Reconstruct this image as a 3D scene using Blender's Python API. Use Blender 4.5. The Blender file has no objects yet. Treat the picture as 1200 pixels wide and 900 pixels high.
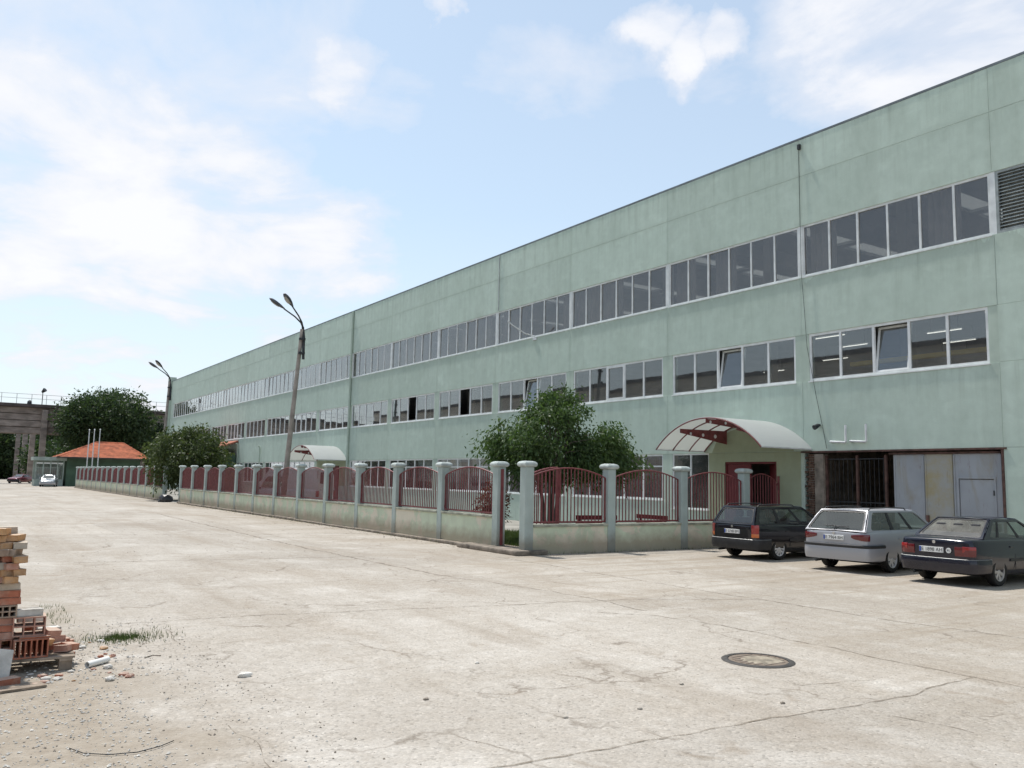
import bpy, bmesh, math, random
import numpy as np
from mathutils import Vector, Matrix
R = math.radians
rng = np.random.default_rng(7)
random.seed(7)
scene = bpy.context.scene
C = scene.collection

# ---------------------------------------------------------------- camera
FPX = 1000.0
def camera_axes(vp=(-63.0, 549.0), roll=0.020):
    d = Vector((vp[0]-600, vp[1]-450, FPX)).normalized()
    h2 = Vector((vp[0]+1000-600, vp[1]+1000*roll-450, FPX))
    up = d.cross(h2).normalized()
    if up.y > 0: up = -up
    x = d.cross(up)
    rows = (x, d, up)                      # world axes in camera space (x right, y down, z forward)
    right = Vector([r.x for r in rows]); down = Vector([r.y for r in rows]); fwd = Vector([r.z for r in rows])
    return right, -down, -fwd
cr, cu, cb = camera_axes()
cam_data = bpy.data.cameras.new('camera'); cam = bpy.data.objects.new('camera', cam_data); C.objects.link(cam)
m = Matrix.Identity(4)
for i in range(3):
    m[i][0] = cr[i]; m[i][1] = cu[i]; m[i][2] = cb[i]
m[2][3] = 2.0
cam.matrix_world = m
cam_data.sensor_width = 36.0; cam_data.lens = 36.0*FPX/1200.0
cam_data.clip_start = 0.1; cam_data.clip_end = 3000
scene.camera = cam

# ---------------------------------------------------------------- sky, sun, exposure
SUN_EL, SUN_AZ = R(64), R(-7)               # azimuth measured from +Y towards +X
world = bpy.data.worlds.new('World'); scene.world = world; world.use_nodes = True
nt = world.node_tree; nt.nodes.clear()
def N(t, kind, **kw):
    n = t.nodes.new(kind)
    for k, v in kw.items(): setattr(n, k, v)
    return n
def math_n(t, op, a, b=None, clamp=False):
    n = N(t, 'ShaderNodeMath', operation=op, use_clamp=clamp)
    for i, v in enumerate((a, b)):
        if v is None: continue
        if isinstance(v, (int, float)): n.inputs[i].default_value = v
        else: t.links.new(v, n.inputs[i])
    return n.outputs[0]
def ramp(t, fac, stops):
    n = N(t, 'ShaderNodeValToRGB'); e = n.color_ramp.elements
    while len(e) < len(stops): e.new(0.5)
    for i, (p, c) in enumerate(stops):
        e[i].position = p; e[i].color = (c, c, c, 1) if isinstance(c, (int, float)) else (*c, 1)
    t.links.new(fac, n.inputs[0]); return n.outputs[0]
def mixc(t, fac, a, b, blend='MIX'):
    n = N(t, 'ShaderNodeMix', data_type='RGBA', blend_type=blend)
    for sock, v in ((n.inputs[0], fac), (n.inputs[6], a), (n.inputs[7], b)):
        if isinstance(v, (int, float)): sock.default_value = v
        elif isinstance(v, tuple): sock.default_value = (*v, 1)
        else: t.links.new(v, sock)
    return n.outputs[2]
sky = N(nt, 'ShaderNodeTexSky', sky_type='NISHITA', sun_disc=False, sun_elevation=SUN_EL, sun_rotation=SUN_AZ,
        altitude=100, air_density=1.0, dust_density=0.8, ozone_density=1.4)
tc = N(nt, 'ShaderNodeTexCoord')
sep = N(nt, 'ShaderNodeSeparateXYZ'); nt.links.new(tc.outputs['Generated'], sep.inputs[0])
zc = math_n(nt, 'ADD', math_n(nt, 'MAXIMUM', sep.outputs[2], 0.0), 0.13)
cmb = N(nt, 'ShaderNodeCombineXYZ')
nt.links.new(math_n(nt, 'DIVIDE', sep.outputs[0], zc), cmb.inputs[0])
nt.links.new(math_n(nt, 'DIVIDE', sep.outputs[1], zc), cmb.inputs[1])
mp = N(nt, 'ShaderNodeMapping'); mp.inputs['Location'].default_value = (1.7, 0.35, 0); mp.inputs['Scale'].default_value = (0.75, 0.52, 1)
mp.inputs['Rotation'].default_value = (0, 0, R(25))
nt.links.new(cmb.outputs[0], mp.inputs[0])
n1 = N(nt, 'ShaderNodeTexNoise'); n1.inputs['Scale'].default_value = 1.15; n1.inputs['Detail'].default_value = 9; n1.inputs['Roughness'].default_value = 0.53; n1.inputs['Distortion'].default_value = 0.35
nt.links.new(mp.outputs[0], n1.inputs[0])
mp2 = N(nt, 'ShaderNodeMapping'); mp2.inputs['Location'].default_value = (4.1, 2.0, 0); mp2.inputs['Scale'].default_value = (1.0, 0.8, 1)
nt.links.new(cmb.outputs[0], mp2.inputs[0])
n2 = N(nt, 'ShaderNodeTexNoise'); n2.inputs['Scale'].default_value = 2.6; n2.inputs['Detail'].default_value = 10; n2.inputs['Roughness'].default_value = 0.58; n2.inputs['Distortion'].default_value = 0.3
nt.links.new(mp2.outputs[0], n2.inputs[0])
# where the cloud banks stand: compass direction, radius in degrees, density
BANKS = [(0.0348, 0.9525, 0.3024, 7.5, 1.25), (0.1135, 0.9535, 0.2793, 6, 1.25), (0.2023, 0.945, 0.2568, 5.5, 1.2), (0.2965, 0.9269, 0.23, 4.5, 1.1), (0.2002, 0.9596, 0.1979, 3.5, 1.0), (0.08, 0.988, 0.1323, 8, 0.8), (0.0291, 0.9312, 0.3633, 3.5, 0.5), (0.2138, 0.8508, 0.4799, 6, 0.8), (0.3262, 0.8366, 0.44, 2.0, 1.0), (0.2281, 0.8641, 0.4486, 2.5, 0.7), (0.5931, 0.647, 0.4792, 1.3, 0.95), (0.623, 0.6353, 0.4564, 1.3, 0.95), (0.6464, 0.6044, 0.4657, 1.1, 0.95), (0.7248, 0.4924, 0.4819, 4, 0.9), (0.7772, 0.435, 0.4546, 6, 1.4), (0.8068, 0.3773, 0.4547, 6, 1.4), (0.7498, 0.5168, 0.4131, 0.9, 0.9), (0.4008, 0.7644, 0.505, 0.8, 1.2), (0.383, 0.8352, 0.3946, 2.5, 0.4), (0.4901, 0.7421, 0.4574, 3, 0.35)]
wn_ = N(nt, 'ShaderNodeTexNoise'); wn_.inputs['Scale'].default_value = 9.0; wn_.inputs['Detail'].default_value = 6; wn_.inputs['Roughness'].default_value = 0.6
nt.links.new(tc.outputs['Generated'], wn_.inputs[0])
wv = N(nt, 'ShaderNodeVectorMath', operation='SUBTRACT'); nt.links.new(wn_.outputs['Color'], wv.inputs[0]); wv.inputs[1].default_value = (0.5, 0.5, 0.5)
ws = N(nt, 'ShaderNodeVectorMath', operation='SCALE'); nt.links.new(wv.outputs[0], ws.inputs[0]); ws.inputs['Scale'].default_value = 0.11
wa = N(nt, 'ShaderNodeVectorMath', operation='ADD'); nt.links.new(tc.outputs['Generated'], wa.inputs[0]); nt.links.new(ws.outputs[0], wa.inputs[1])
wdir = N(nt, 'ShaderNodeVectorMath', operation='NORMALIZE'); nt.links.new(wa.outputs[0], wdir.inputs[0])
bank = 0.0
for (bx, by, bz, br_, bw) in BANKS:
    dn = N(nt, 'ShaderNodeVectorMath', operation='DOT_PRODUCT'); nt.links.new(wdir.outputs[0], dn.inputs[0]); dn.inputs[1].default_value = (bx, by, bz)
    mr = N(nt, 'ShaderNodeMapRange', interpolation_type='SMOOTHSTEP')
    mr.inputs['From Min'].default_value = math.cos(R(br_*1.9)); mr.inputs['From Max'].default_value = math.cos(R(br_*0.05)); mr.inputs['To Max'].default_value = bw*0.32
    nt.links.new(dn.outputs['Value'], mr.inputs['Value'])
    bank = math_n(nt, 'MAXIMUM', mr.outputs[0], bank)
dens = math_n(nt, 'ADD', math_n(nt, 'ADD', math_n(nt, 'MULTIPLY', n1.outputs[0], 0.75), math_n(nt, 'SUBTRACT', math_n(nt, 'MULTIPLY', n2.outputs[0], 0.95), 0.36)), bank)
cl = ramp(nt, dens, [(0.46, 0.0), (0.66, 0.5), (0.92, 1.0)])
haze_f = ramp(nt, sep.outputs[2], [(0.0, 0.93), (0.10, 0.72), (0.30, 0.46), (0.8, 0.34)])
veil = math_n(nt, 'MAXIMUM', cl, haze_f)
skyc = mixc(nt, 1.0, sky.outputs[0], (0.098, 0.113, 0.104), 'MULTIPLY')
skyc = mixc(nt, veil, skyc, (0.505, 0.525, 0.575))
skyc = mixc(nt, ramp(nt, dens, [(0.80, 0.0), (1.12, 0.8)]), skyc, (0.60, 0.605, 0.615))
bg = N(nt, 'ShaderNodeBackground'); bg.inputs['Strength'].default_value = 1.0
nt.links.new(skyc, bg.inputs[0])
wo = N(nt, 'ShaderNodeOutputWorld'); nt.links.new(bg.outputs[0], wo.inputs[0])

sd = bpy.data.lights.new('sun', 'SUN'); sd.energy = 2.8; sd.angle = R(1.6); sd.color = (1.0, 0.955, 0.895)
sun = bpy.data.objects.new('sun', sd); C.objects.link(sun)
sdir = Vector((math.sin(SUN_AZ)*math.cos(SUN_EL), math.cos(SUN_AZ)*math.cos(SUN_EL), math.sin(SUN_EL)))
sun.rotation_euler = (-sdir).to_track_quat('-Z', 'Y').to_euler(); sun.location = (0, 0, 60)

scene.view_settings.view_transform = 'Standard'; scene.view_settings.look = 'None'
scene.view_settings.exposure = 0.75; scene.view_settings.gamma = 1.0
scene.render.engine = 'CYCLES'
scene.cycles.max_bounces = 8; scene.cycles.transparent_max_bounces = 16
scene.render.resolution_x = 1024; scene.render.resolution_y = 768

# ---------------------------------------------------------------- materials
MAT = {}
def base_mat(name):
    m = bpy.data.materials.new(name); m.use_nodes = True; t = m.node_tree
    b = t.nodes['Principled BSDF']; MAT[name] = m
    return m, t, b
def wpos(t, scale=(1, 1, 1)):
    g = N(t, 'ShaderNodeNewGeometry'); mp = N(t, 'ShaderNodeMapping'); mp.inputs['Scale'].default_value = scale
    t.links.new(g.outputs['Position'], mp.inputs[0]); return mp.outputs[0]
def noise(t, vec, scale, detail=5, rough=0.55, dist=0):
    n = N(t, 'ShaderNodeTexNoise'); n.inputs['Scale'].default_value = scale; n.inputs['Detail'].default_value = detail
    n.inputs['Roughness'].default_value = rough; n.inputs['Distortion'].default_value = dist
    t.links.new(vec, n.inputs[0]); return n.outputs[0]
def bump(t, b, h, strength=0.3, dist=0.01):
    n = N(t, 'ShaderNodeBump'); n.inputs['Strength'].default_value = strength; n.inputs['Distance'].default_value = dist
    t.links.new(h, n.inputs['Height']); t.links.new(n.outputs[0], b.inputs['Normal'])
def simple(name, col, rough=0.6, var=0.12, scale=4.0, metal=0.0, bmp=0.0, bscale=40, spec=0.4, col2=None, detail=5, coat=0, stretch=(1,1,1)):
    m, t, b = base_mat(name)
    p = wpos(t, stretch); f = noise(t, p, scale, detail)
    c2 = col2 if col2 else tuple(c*(1-2.2*var) for c in col)
    c1 = tuple(min(1, c*(1+var)) for c in col)
    t.links.new(mixc(t, ramp(t, f, [(0.32, 0), (0.68, 1)]), c1, c2), b.inputs['Base Color'])
    b.inputs['Roughness'].default_value = rough; b.inputs['Metallic'].default_value = metal
    b.inputs['Specular IOR Level'].default_value = spec
    if coat: b.inputs['Coat Weight'].default_value = coat; b.inputs['Coat Roughness'].default_value = 0.08
    if bmp: bump(t, b, noise(t, p, bscale, 4), bmp, 0.01)
    return m
def emission_mat(name, col, s):
    m, t, b = base_mat(name); b.inputs['Base Color'].default_value = (*col, 1)
    b.inputs['Emission Color'].default_value = (*col, 1); b.inputs['Emission Strength'].default_value = s
    return m

def facade_mat(name, c_hi, c_lo, c_dirt, drip=True):
    m, t, b = base_mat(name)
    p = wpos(t)
    big = noise(t, p, 0.35, 6, 0.6)
    col = mixc(t, ramp(t, big, [(0.3, 0), (0.7, 1)]), c_hi, c_lo)
    mid = noise(t, p, 2.6, 7, 0.65)
    col = mixc(t, ramp(t, mid, [(0.38, 0.0), (0.74, 0.6)]), col, tuple(x*0.86 for x in c_lo))
    pale = noise(t, wpos(t, (0.8, 0.8, 1.6)), 1.1, 5, 0.6)
    col = mixc(t, ramp(t, pale, [(0.56, 0.0), (0.74, 0.35)]), col, tuple(min(1, x*1.16+0.02) for x in c_hi))
    st = noise(t, wpos(t, (1.0, 1.0, 0.16)), 0.9, 8, 0.66, 0.5)
    stf = ramp(t, st, [(0.50, 0.0), (0.78, 0.55)])
    if drip:
        g = N(t, 'ShaderNodeNewGeometry'); s = N(t, 'ShaderNodeSeparateXYZ'); t.links.new(g.outputs['Position'], s.inputs[0])
        zz = math_n(t, 'DIVIDE', s.outputs[2], 14.0)
        band = ramp(t, zz, [(0.0, 0.9), (0.06, 0.35), (0.31, 0.2), (0.385, 0.75), (0.39, 0.3), (0.55, 0.2), (0.643, 1.0), (0.65, 0.25), (0.86, 0.3), (0.893, 0.85), (0.90, 0.35), (0.985, 0.9)])
        drips = ramp(t, noise(t, wpos(t, (1, 1, 0.05)), 3.2, 7, 0.7, 0.3), [(0.46, 0.0), (0.72, 1.0)])
        stf = math_n(t, 'MAXIMUM', math_n(t, 'MULTIPLY', stf, 0.7), math_n(t, 'MULTIPLY', math_n(t, 'MULTIPLY', drips, band), 0.62))
    if drip:
        yb = math_n(t, 'DIVIDE', math_n(t, 'SUBTRACT', s.outputs[1], 11.93), 6.44)
        cmb_ = N(t, 'ShaderNodeCombineXYZ'); t.links.new(math_n(t, 'FLOOR', yb), cmb_.inputs[0])
        t.links.new(math_n(t, 'FLOOR', math_n(t, 'DIVIDE', math_n(t, 'ADD', s.outputs[2], 1.05), 3.4)), cmb_.inputs[1])
        wn = N(t, 'ShaderNodeTexWhiteNoise'); t.links.new(cmb_.outputs[0], wn.inputs[0])
        col = mixc(t, 1.0, col, ramp(t, wn.outputs[0], [(0.0, 0.95), (1.0, 1.03)]), 'MULTIPLY')
        # soot gathered along the panel joints
        fr_ = math_n(t, 'ABSOLUTE', math_n(t, 'SUBTRACT', math_n(t, 'FRACT', math_n(t, 'ADD', yb, 0.5)), 0.5))
        jn = ramp(t, math_n(t, 'ADD', fr_, math_n(t, 'MULTIPLY', math_n(t, 'SUBTRACT', noise(t, wpos(t, (1, 1, 0.4)), 2.5, 7, 0.7), 0.5), 0.07)), [(0.0, 0.27), (0.028, 0.0)])
        zj = math_n(t, 'ABSOLUTE', math_n(t, 'SUBTRACT', s.outputs[2], 12.55))
        hj = ramp(t, math_n(t, 'ADD', zj, math_n(t, 'MULTIPLY', math_n(t, 'SUBTRACT', noise(t, p, 1.8, 7, 0.7), 0.5), 0.5)), [(0.0, 0.27), (0.22, 0.0)])
        us = math_n(t, 'SUBTRACT', 9.02, s.outputs[2])
        sm = ramp(t, math_n(t, 'ADD', us, math_n(t, 'MULTIPLY', math_n(t, 'SUBTRACT', noise(t, wpos(t, (1, 1, 0.25)), 2.0, 8, 0.72), 0.5), 1.5)), [(0.0, 0.0), (0.01, 0.5), (0.75, 0.0)])
        stf = math_n(t, 'MAXIMUM', stf, math_n(t, 'MULTIPLY', math_n(t, 'MAXIMUM', jn, math_n(t, 'MAXIMUM', hj, sm)), 0.75))
    col = mixc(t, stf, col, c_dirt)
    t.links.new(col, b.inputs['Base Color']); b.inputs['Roughness'].default_value = 0.9; b.inputs['Specular IOR Level'].default_value = 0.2
    bump(t, b, noise(t, p, 30, 6, 0.7), 0.35, 0.012)
    return m
facade_mat('mint_plaster', (0.55, 0.645, 0.565), (0.49, 0.585, 0.505), (0.265, 0.31, 0.255))
facade_mat('mint_pilaster', (0.53, 0.615, 0.53), (0.46, 0.545, 0.465), (0.31, 0.36, 0.31))
facade_mat('cream_plaster', (0.38, 0.425, 0.305), (0.33, 0.37, 0.265), (0.29, 0.30, 0.20), drip=False)

def peeling(name, paint, plaster, dirt, amount=0.5):
    m, t, b = base_mat(name); p = wpos(t)
    f1 = noise(t, p, 0.9, 8, 0.68, 0.6)
    col = mixc(t, ramp(t, noise(t, p, 2.2, 6), [(0.3, 0), (0.7, 1)]), paint, tuple(x*0.84 for x in paint))
    peel = ramp(t, f1, [(amount, 0), (amount+0.035, 1)])
    col = mixc(t, peel, col, plaster)
    g = N(t, 'ShaderNodeNewGeometry'); s = N(t, 'ShaderNodeSeparateXYZ'); t.links.new(g.outputs['Position'], s.inputs[0])
    low = ramp(t, math_n(t, 'ADD', s.outputs[2], math_n(t, 'MULTIPLY', noise(t, p, 2.2, 8, 0.7), -0.5)), [(0.0, 0.75), (0.35, 0.0)])
    col = mixc(t, low, col, dirt)
    st = ramp(t, noise(t, wpos(t, (1, 1, 0.1)), 4.5, 5), [(0.5, 0), (0.75, 0.28)])
    col = mixc(t, st, col, tuple(x*0.65 for x in plaster))
    t.links.new(col, b.inputs['Base Color']); b.inputs['Roughness'].default_value = 0.92; b.inputs['Specular IOR Level'].default_value = 0.15
    hgt = math_n(t, 'ADD', math_n(t, 'MULTIPLY', peel, -0.6), noise(t, p, 25, 6, 0.7))
    bump(t, b, hgt, 0.5, 0.015)
    return m
peeling('low_wall_plaster', (0.62, 0.69, 0.53), (0.70, 0.65, 0.53), (0.32, 0.26, 0.19), 0.51)
peeling('pillar_paint', (0.43, 0.50, 0.475), (0.44, 0.47, 0.43), (0.22, 0.20, 0.16), 0.72)
simple('cap_paint', (0.47, 0.52, 0.50), 0.85, 0.12, 5, bmp=0.3)
simple('coping_concrete', (0.36, 0.37, 0.30), 0.9, 0.2, 3, bmp=0.4)
simple('concrete', (0.36, 0.34, 0.31), 0.92, 0.16, 2.0, bmp=0.4, bscale=20)
simple('footing_concrete', (0.26, 0.22, 0.18), 0.95, 0.25, 3.0, bmp=0.5, bscale=20)
simple('old_concrete', (0.30, 0.255, 0.225), 0.95, 0.2, 0.6, bmp=0.4, bscale=8, stretch=(1, 1, 2.5))
simple('dark_cap', (0.10, 0.08, 0.075), 0.9, 0.2, 1.0)
simple('white_frame', (0.78, 0.79, 0.78), 0.5, 0.06, 3)
simple('grey_frame', (0.72, 0.74, 0.73), 0.5, 0.08, 3)
simple('roof_edge_metal', (0.17, 0.19, 0.20), 0.5, 0.15, 1.5, metal=0.3)
simple('maroon_steel', (0.20, 0.055, 0.058), 0.5, 0.15, 6, spec=0.4)
simple('maroon_door', (0.15, 0.020, 0.026), 0.5, 0.1, 3)
simple('rusty_steel', (0.115, 0.062, 0.05), 0.8, 0.25, 5, bmp=0.3)
simple('galvanised', (0.42, 0.43, 0.43), 0.45, 0.1, 5, metal=0.6)
simple('white_steel', (0.68, 0.69, 0.70), 0.5, 0.08, 5)
simple('dark_metal', (0.045, 0.048, 0.052), 0.5, 0.2, 8, metal=0.3)
simple('lamp_head', (0.085, 0.088, 0.10), 0.42, 0.1, 5, metal=0.2)
simple('lamp_diffuser', (0.35, 0.34, 0.32), 0.25, 0.08, 5)
simple('pole_concrete', (0.34, 0.305, 0.275), 0.9, 0.15, 2.5, bmp=0.3, bscale=25)
simple('louvre_grey', (0.33, 0.36, 0.35), 0.55, 0.12, 4, metal=0.2)
simple('black_cable', (0.09, 0.10, 0.09), 0.7, 0.1)
simple('interior_wall', (0.50, 0.49, 0.47), 0.9, 0.1, 0.7)
simple('interior_floor', (0.20, 0.19, 0.18), 0.8, 0.1, 0.7)
simple('interior_ceiling', (0.50, 0.50, 0.48), 0.9, 0.08, 0.7)
simple('yellow_paint', (0.62, 0.42, 0.05), 0.5, 0.08, 3)
simple('curtain', (0.40, 0.38, 0.36), 0.95, 0.12, 1.5)
simple('white_blind', (0.72, 0.72, 0.72), 0.9, 0.06, 1.5)
simple('brown_blind', (0.20, 0.13, 0.13), 0.9, 0.1, 1.5)
emission_mat('tube_light', (1.0, 0.97, 0.9), 0.95)
simple('tile_roof', (0.47, 0.14, 0.065), 0.85, 0.22, 1.6, bmp=0.5, bscale=12)
simple('green_wall', (0.075, 0.125, 0.085), 0.9, 0.15, 0.8)
simple('kiosk_paint', (0.36, 0.42, 0.38), 0.85, 0.12, 1.0)
simple('opposite_wall', (0.60, 0.54, 0.45), 0.92, 0.12, 0.25, stretch=(1, 1, 3))
simple('rust_stain_brown', (0.14, 0.085, 0.06), 0.9, 0.25, 4, bmp=0.4)
simple('iron', (0.13, 0.105, 0.085), 0.75, 0.3, 9, bmp=0.6, bscale=60, col2=(0.20, 0.15, 0.11))
simple('iron_ring', (0.055, 0.05, 0.045), 0.7, 0.2, 9)
simple('soil_in_manhole', (0.30, 0.26, 0.20), 0.95, 0.25, 9, bmp=0.6)
def brick_mat(name, col):
    m, t, b = base_mat(name); p = wpos(t)
    c = mixc(t, ramp(t, noise(t, p, 9, 6, 0.65), [(0.3, 0), (0.7, 1)]), tuple(min(1, x*1.15) for x in col), tuple(x*0.72 for x in col))
    g = N(t, 'ShaderNodeNewGeometry'); s = N(t, 'ShaderNodeSeparateXYZ'); t.links.new(g.outputs['True Normal'], s.inputs[0])
    top = math_n(t, 'MULTIPLY', ramp(t, s.outputs[2], [(0.5, 0.0), (0.9, 0.75)]), ramp(t, noise(t, p, 14, 5), [(0.3, 0.5), (0.6, 1.0)]))
    f = math_n(t, 'MAXIMUM', top, ramp(t, noise(t, p, 5, 8, 0.7, 0.4), [(0.50, 0.0), (0.72, 0.5)]))
    t.links.new(mixc(t, f, c, (0.52, 0.45, 0.37)), b.inputs['Base Color']); b.inputs['Roughness'].default_value = 0.95; b.inputs['Specular IOR Level'].default_value = 0.1
    bump(t, b, noise(t, p, 60, 6, 0.7), 0.6, 0.01)
simple('roof_red', (0.42, 0.155, 0.10), 0.92, 0.18, 6, bmp=0.5)
brick_mat('brick_red', (0.43, 0.165, 0.105))
brick_mat('brick_pink', (0.47, 0.25, 0.19))
brick_mat('brick_yellow', (0.54, 0.31, 0.155))
brick_mat('brick_dusty', (0.46, 0.40, 0.33))
brick_mat('brick_brown', (0.33, 0.235, 0.175))
simple('mortar_white', (0.62, 0.59, 0.54), 0.95, 0.15, 6, bmp=0.6)
simple('pallet_wood', (0.30, 0.24, 0.185), 0.9, 0.25, 5, bmp=0.4, stretch=(1, 6, 1))
simple('pvc_white', (0.78, 0.77, 0.73), 0.4, 0.06, 4)
simple('bag_black', (0.035, 0.036, 0.04), 0.4, 0.2, 5)
simple('bark', (0.13, 0.105, 0.085), 0.95, 0.25, 5, bmp=0.6, bscale=25, stretch=(1, 1, 0.25))
simple('asphalt_dust', (0.47, 0.425, 0.365), 0.95, 0.15, 2)
simple('rubber', (0.022, 0.021, 0.020), 0.85, 0.2, 6)
simple('black_plastic', (0.028, 0.028, 0.030), 0.55, 0.15, 6)
simple('interior_dark', (0.035, 0.035, 0.038), 0.9, 0.1, 6)
simple('seat_cloth', (0.055, 0.055, 0.06), 0.95, 0.15, 6)
simple('rim_silver', (0.66, 0.66, 0.66), 0.35, 0.10, 9, metal=0.25)
simple('rim_dusty', (0.50, 0.47, 0.44), 0.5, 0.12, 9, metal=0.2)
simple('plate_white', (0.80, 0.80, 0.78), 0.4, 0.04, 6)
simple('plate_black', (0.02, 0.02, 0.022), 0.5, 0.05, 6)
simple('plate_blue', (0.03, 0.08, 0.35), 0.5, 0.05, 6)
simple('chrome', (0.62, 0.62, 0.63), 0.22, 0.04, 6, metal=0.9)
for nm, c in (('lamp_red', (0.30, 0.012, 0.012)), ('lamp_orange', (0.55, 0.13, 0.02)), ('lamp_dark_red', (0.13, 0.008, 0.012)), ('lamp_clear', (0.5, 0.5, 0.5))):
    simple(nm, c, 0.15, 0.05, 9, spec=0.6, coat=0.5)
def paint(name, col, metal=0.0, dust=0.25, rough=0.16):
    m, t, b = base_mat(name); p = wpos(t)
    g = N(t, 'ShaderNodeNewGeometry'); s = N(t, 'ShaderNodeSeparateXYZ'); t.links.new(g.outputs['Position'], s.inputs[0])
    low = ramp(t, math_n(t, 'ADD', s.outputs[2], math_n(t, 'MULTIPLY', noise(t, p, 3.5, 5), 0.35)), [(0.3, dust*2.0), (0.75, dust*0.45), (1.0, dust*0.3)])
    f = math_n(t, 'MULTIPLY', low, ramp(t, noise(t, p, 8, 6, 0.7), [(0.2, 0.6), (0.8, 1.0)]))
    t.links.new(mixc(t, f, col, (0.36, 0.31, 0.25)), b.inputs['Base Color'])
    t.links.new(math_n(t, 'ADD', math_n(t, 'MULTIPLY', f, 0.5), rough), b.inputs['Roughness'])
    b.inputs['Metallic'].default_value = metal
    b.inputs['Coat Weight'].default_value = 0.35; b.inputs['Coat Roughness'].default_value = 0.04; b.inputs['Specular IOR Level'].default_value = 0.4
    return m
paint('paint_black', (0.009, 0.009, 0.013), 0.0, 0.025)
paint('paint_silver', (0.38, 0.385, 0.41), 0.22, 0.10, 0.40)
paint('paint_blue', (0.005, 0.006, 0.018), 0.0, 0.035)
paint('paint_white', (0.72, 0.72, 0.72), 0.0, 0.08)
paint('paint_grey', (0.27, 0.29, 0.31), 0.4, 0.10)
paint('paint_maroon', (0.16, 0.02, 0.035), 0.1, 0.10)

def glass(name, tint, dust, dustcol, refl=1.6, wav=0.004, ior=1.5):
    m = bpy.data.materials.new(name); m.use_nodes = True; t = m.node_tree; t.nodes.clear(); MAT[name] = m
    o = N(t, 'ShaderNodeOutputMaterial'); tr = N(t, 'ShaderNodeBsdfTransparent'); tr.inputs[0].default_value = (*tint, 1)
    gl = N(t, 'ShaderNodeBsdfGlossy'); gl.inputs['Roughness'].default_value = 0.015; gl.inputs[0].default_value = (1, 1, 1, 1)
    ge = N(t, 'ShaderNodeNewGeometry'); dp = N(t, 'ShaderNodeVectorMath', operation='DOT_PRODUCT')
    t.links.new(ge.outputs['Incoming'], dp.inputs[0]); t.links.new(ge.outputs['Normal'], dp.inputs[1])
    om = math_n(t, 'SUBTRACT', 1.0, math_n(t, 'ABSOLUTE', dp.outputs['Value']), clamp=True)
    schlick = math_n(t, 'ADD', math_n(t, 'MULTIPLY', math_n(t, 'POWER', om, 5.0), 0.96), 0.04)
    p = wpos(t)
    bp = N(t, 'ShaderNodeBump'); bp.inputs['Strength'].default_value = wav; bp.inputs['Distance'].default_value = 0.2
    t.links.new(noise(t, p, 0.9, 2), bp.inputs['Height']); t.links.new(bp.outputs[0], gl.inputs['Normal'])
    f = math_n(t, 'MULTIPLY', schlick, refl, clamp=True)
    df = N(t, 'ShaderNodeBsdfDiffuse'); df.inputs[0].default_value = (*dustcol, 1)
    m1 = N(t, 'ShaderNodeMixShader')
    dn = ramp(t, noise(t, p, 1.6, 6, 0.65), [(0.25, dust*0.5), (0.8, dust*1.5)])
    t.links.new(dn, m1.inputs[0])
    t.links.new(tr.outputs[0], m1.inputs[1]); t.links.new(df.outputs[0], m1.inputs[2])
    m2 = N(t, 'ShaderNodeMixShader'); t.links.new(f, m2.inputs[0]); t.links.new(m1.outputs[0], m2.inputs[1]); t.links.new(gl.outputs[0], m2.inputs[2])
    t.links.new(m2.outputs[0], o.inputs[0]); return m
glass('glass_clean', (0.80, 0.82, 0.81), 0.075, (0.48, 0.49, 0.49), 2.3)
glass('glass_dusty', (0.70, 0.69, 0.68), 0.085, (0.42, 0.39, 0.38), 1.8)
glass('car_glass', (0.55, 0.62, 0.58), 0.05, (0.4, 0.4, 0.38), 2.0, 0.0)
glass('car_glass_dusty', (0.5, 0.52, 0.5), 0.30, (0.42, 0.40, 0.36), 1.0, 0.0)

def polycarbonate():
    m, t, b = base_mat('polycarbonate')
    tr = N(t, 'ShaderNodeBsdfTranslucent'); tr.inputs[0].default_value = (0.80, 0.82, 0.80, 1)
    b.inputs['Base Color'].default_value = (0.60, 0.625, 0.615, 1); b.inputs['Roughness'].default_value = 0.4
    mx = N(t, 'ShaderNodeMixShader'); mx.inputs[0].default_value = 0.45
    t.links.new(b.outputs[0], mx.inputs[1]); t.links.new(tr.outputs[0], mx.inputs[2])
    t.links.new(mx.outputs[0], t.nodes['Material Output'].inputs[0])
polycarbonate()
def leafmat(name, c1, c2, c3, transl=0.35):
    m, t, b = base_mat(name)
    g = N(t, 'ShaderNodeNewGeometry')
    col = ramp(t, g.outputs['Random Per Island'], [(0.0, c1), (0.5, c2), (1.0, c3)])
    cl = noise(t, wpos(t), 1.1, 3)
    col = mixc(t, ramp(t, cl, [(0.3, 0), (0.7, 0.5)]), col, tuple(x*0.6 for x in c1))
    t.links.new(col, b.inputs['Base Color']); b.inputs['Roughness'].default_value = 0.55; b.inputs['Specular IOR Level'].default_value = 0.3
    tr = N(t, 'ShaderNodeBsdfTranslucent'); t.links.new(mixc(t, 1.0, col, (1.0, 1.1, 0.6), 'MULTIPLY'), tr.inputs[0])
    mx = N(t, 'ShaderNodeMixShader'); mx.inputs[0].default_value = transl
    t.links.new(b.outputs[0], mx.inputs[1]); t.links.new(tr.outputs[0], mx.inputs[2])
    t.links.new(mx.outputs[0], t.nodes['Material Output'].inputs[0])
leafmat('leaf_mid', (0.055, 0.100, 0.035), (0.085, 0.140, 0.048), (0.120, 0.180, 0.065))
leafmat('leaf_dark', (0.034, 0.060, 0.028), (0.052, 0.086, 0.036), (0.074, 0.112, 0.046))
leafmat('leaf_olive', (0.060, 0.085, 0.032), (0.088, 0.118, 0.044), (0.115, 0.145, 0.054))
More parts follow.
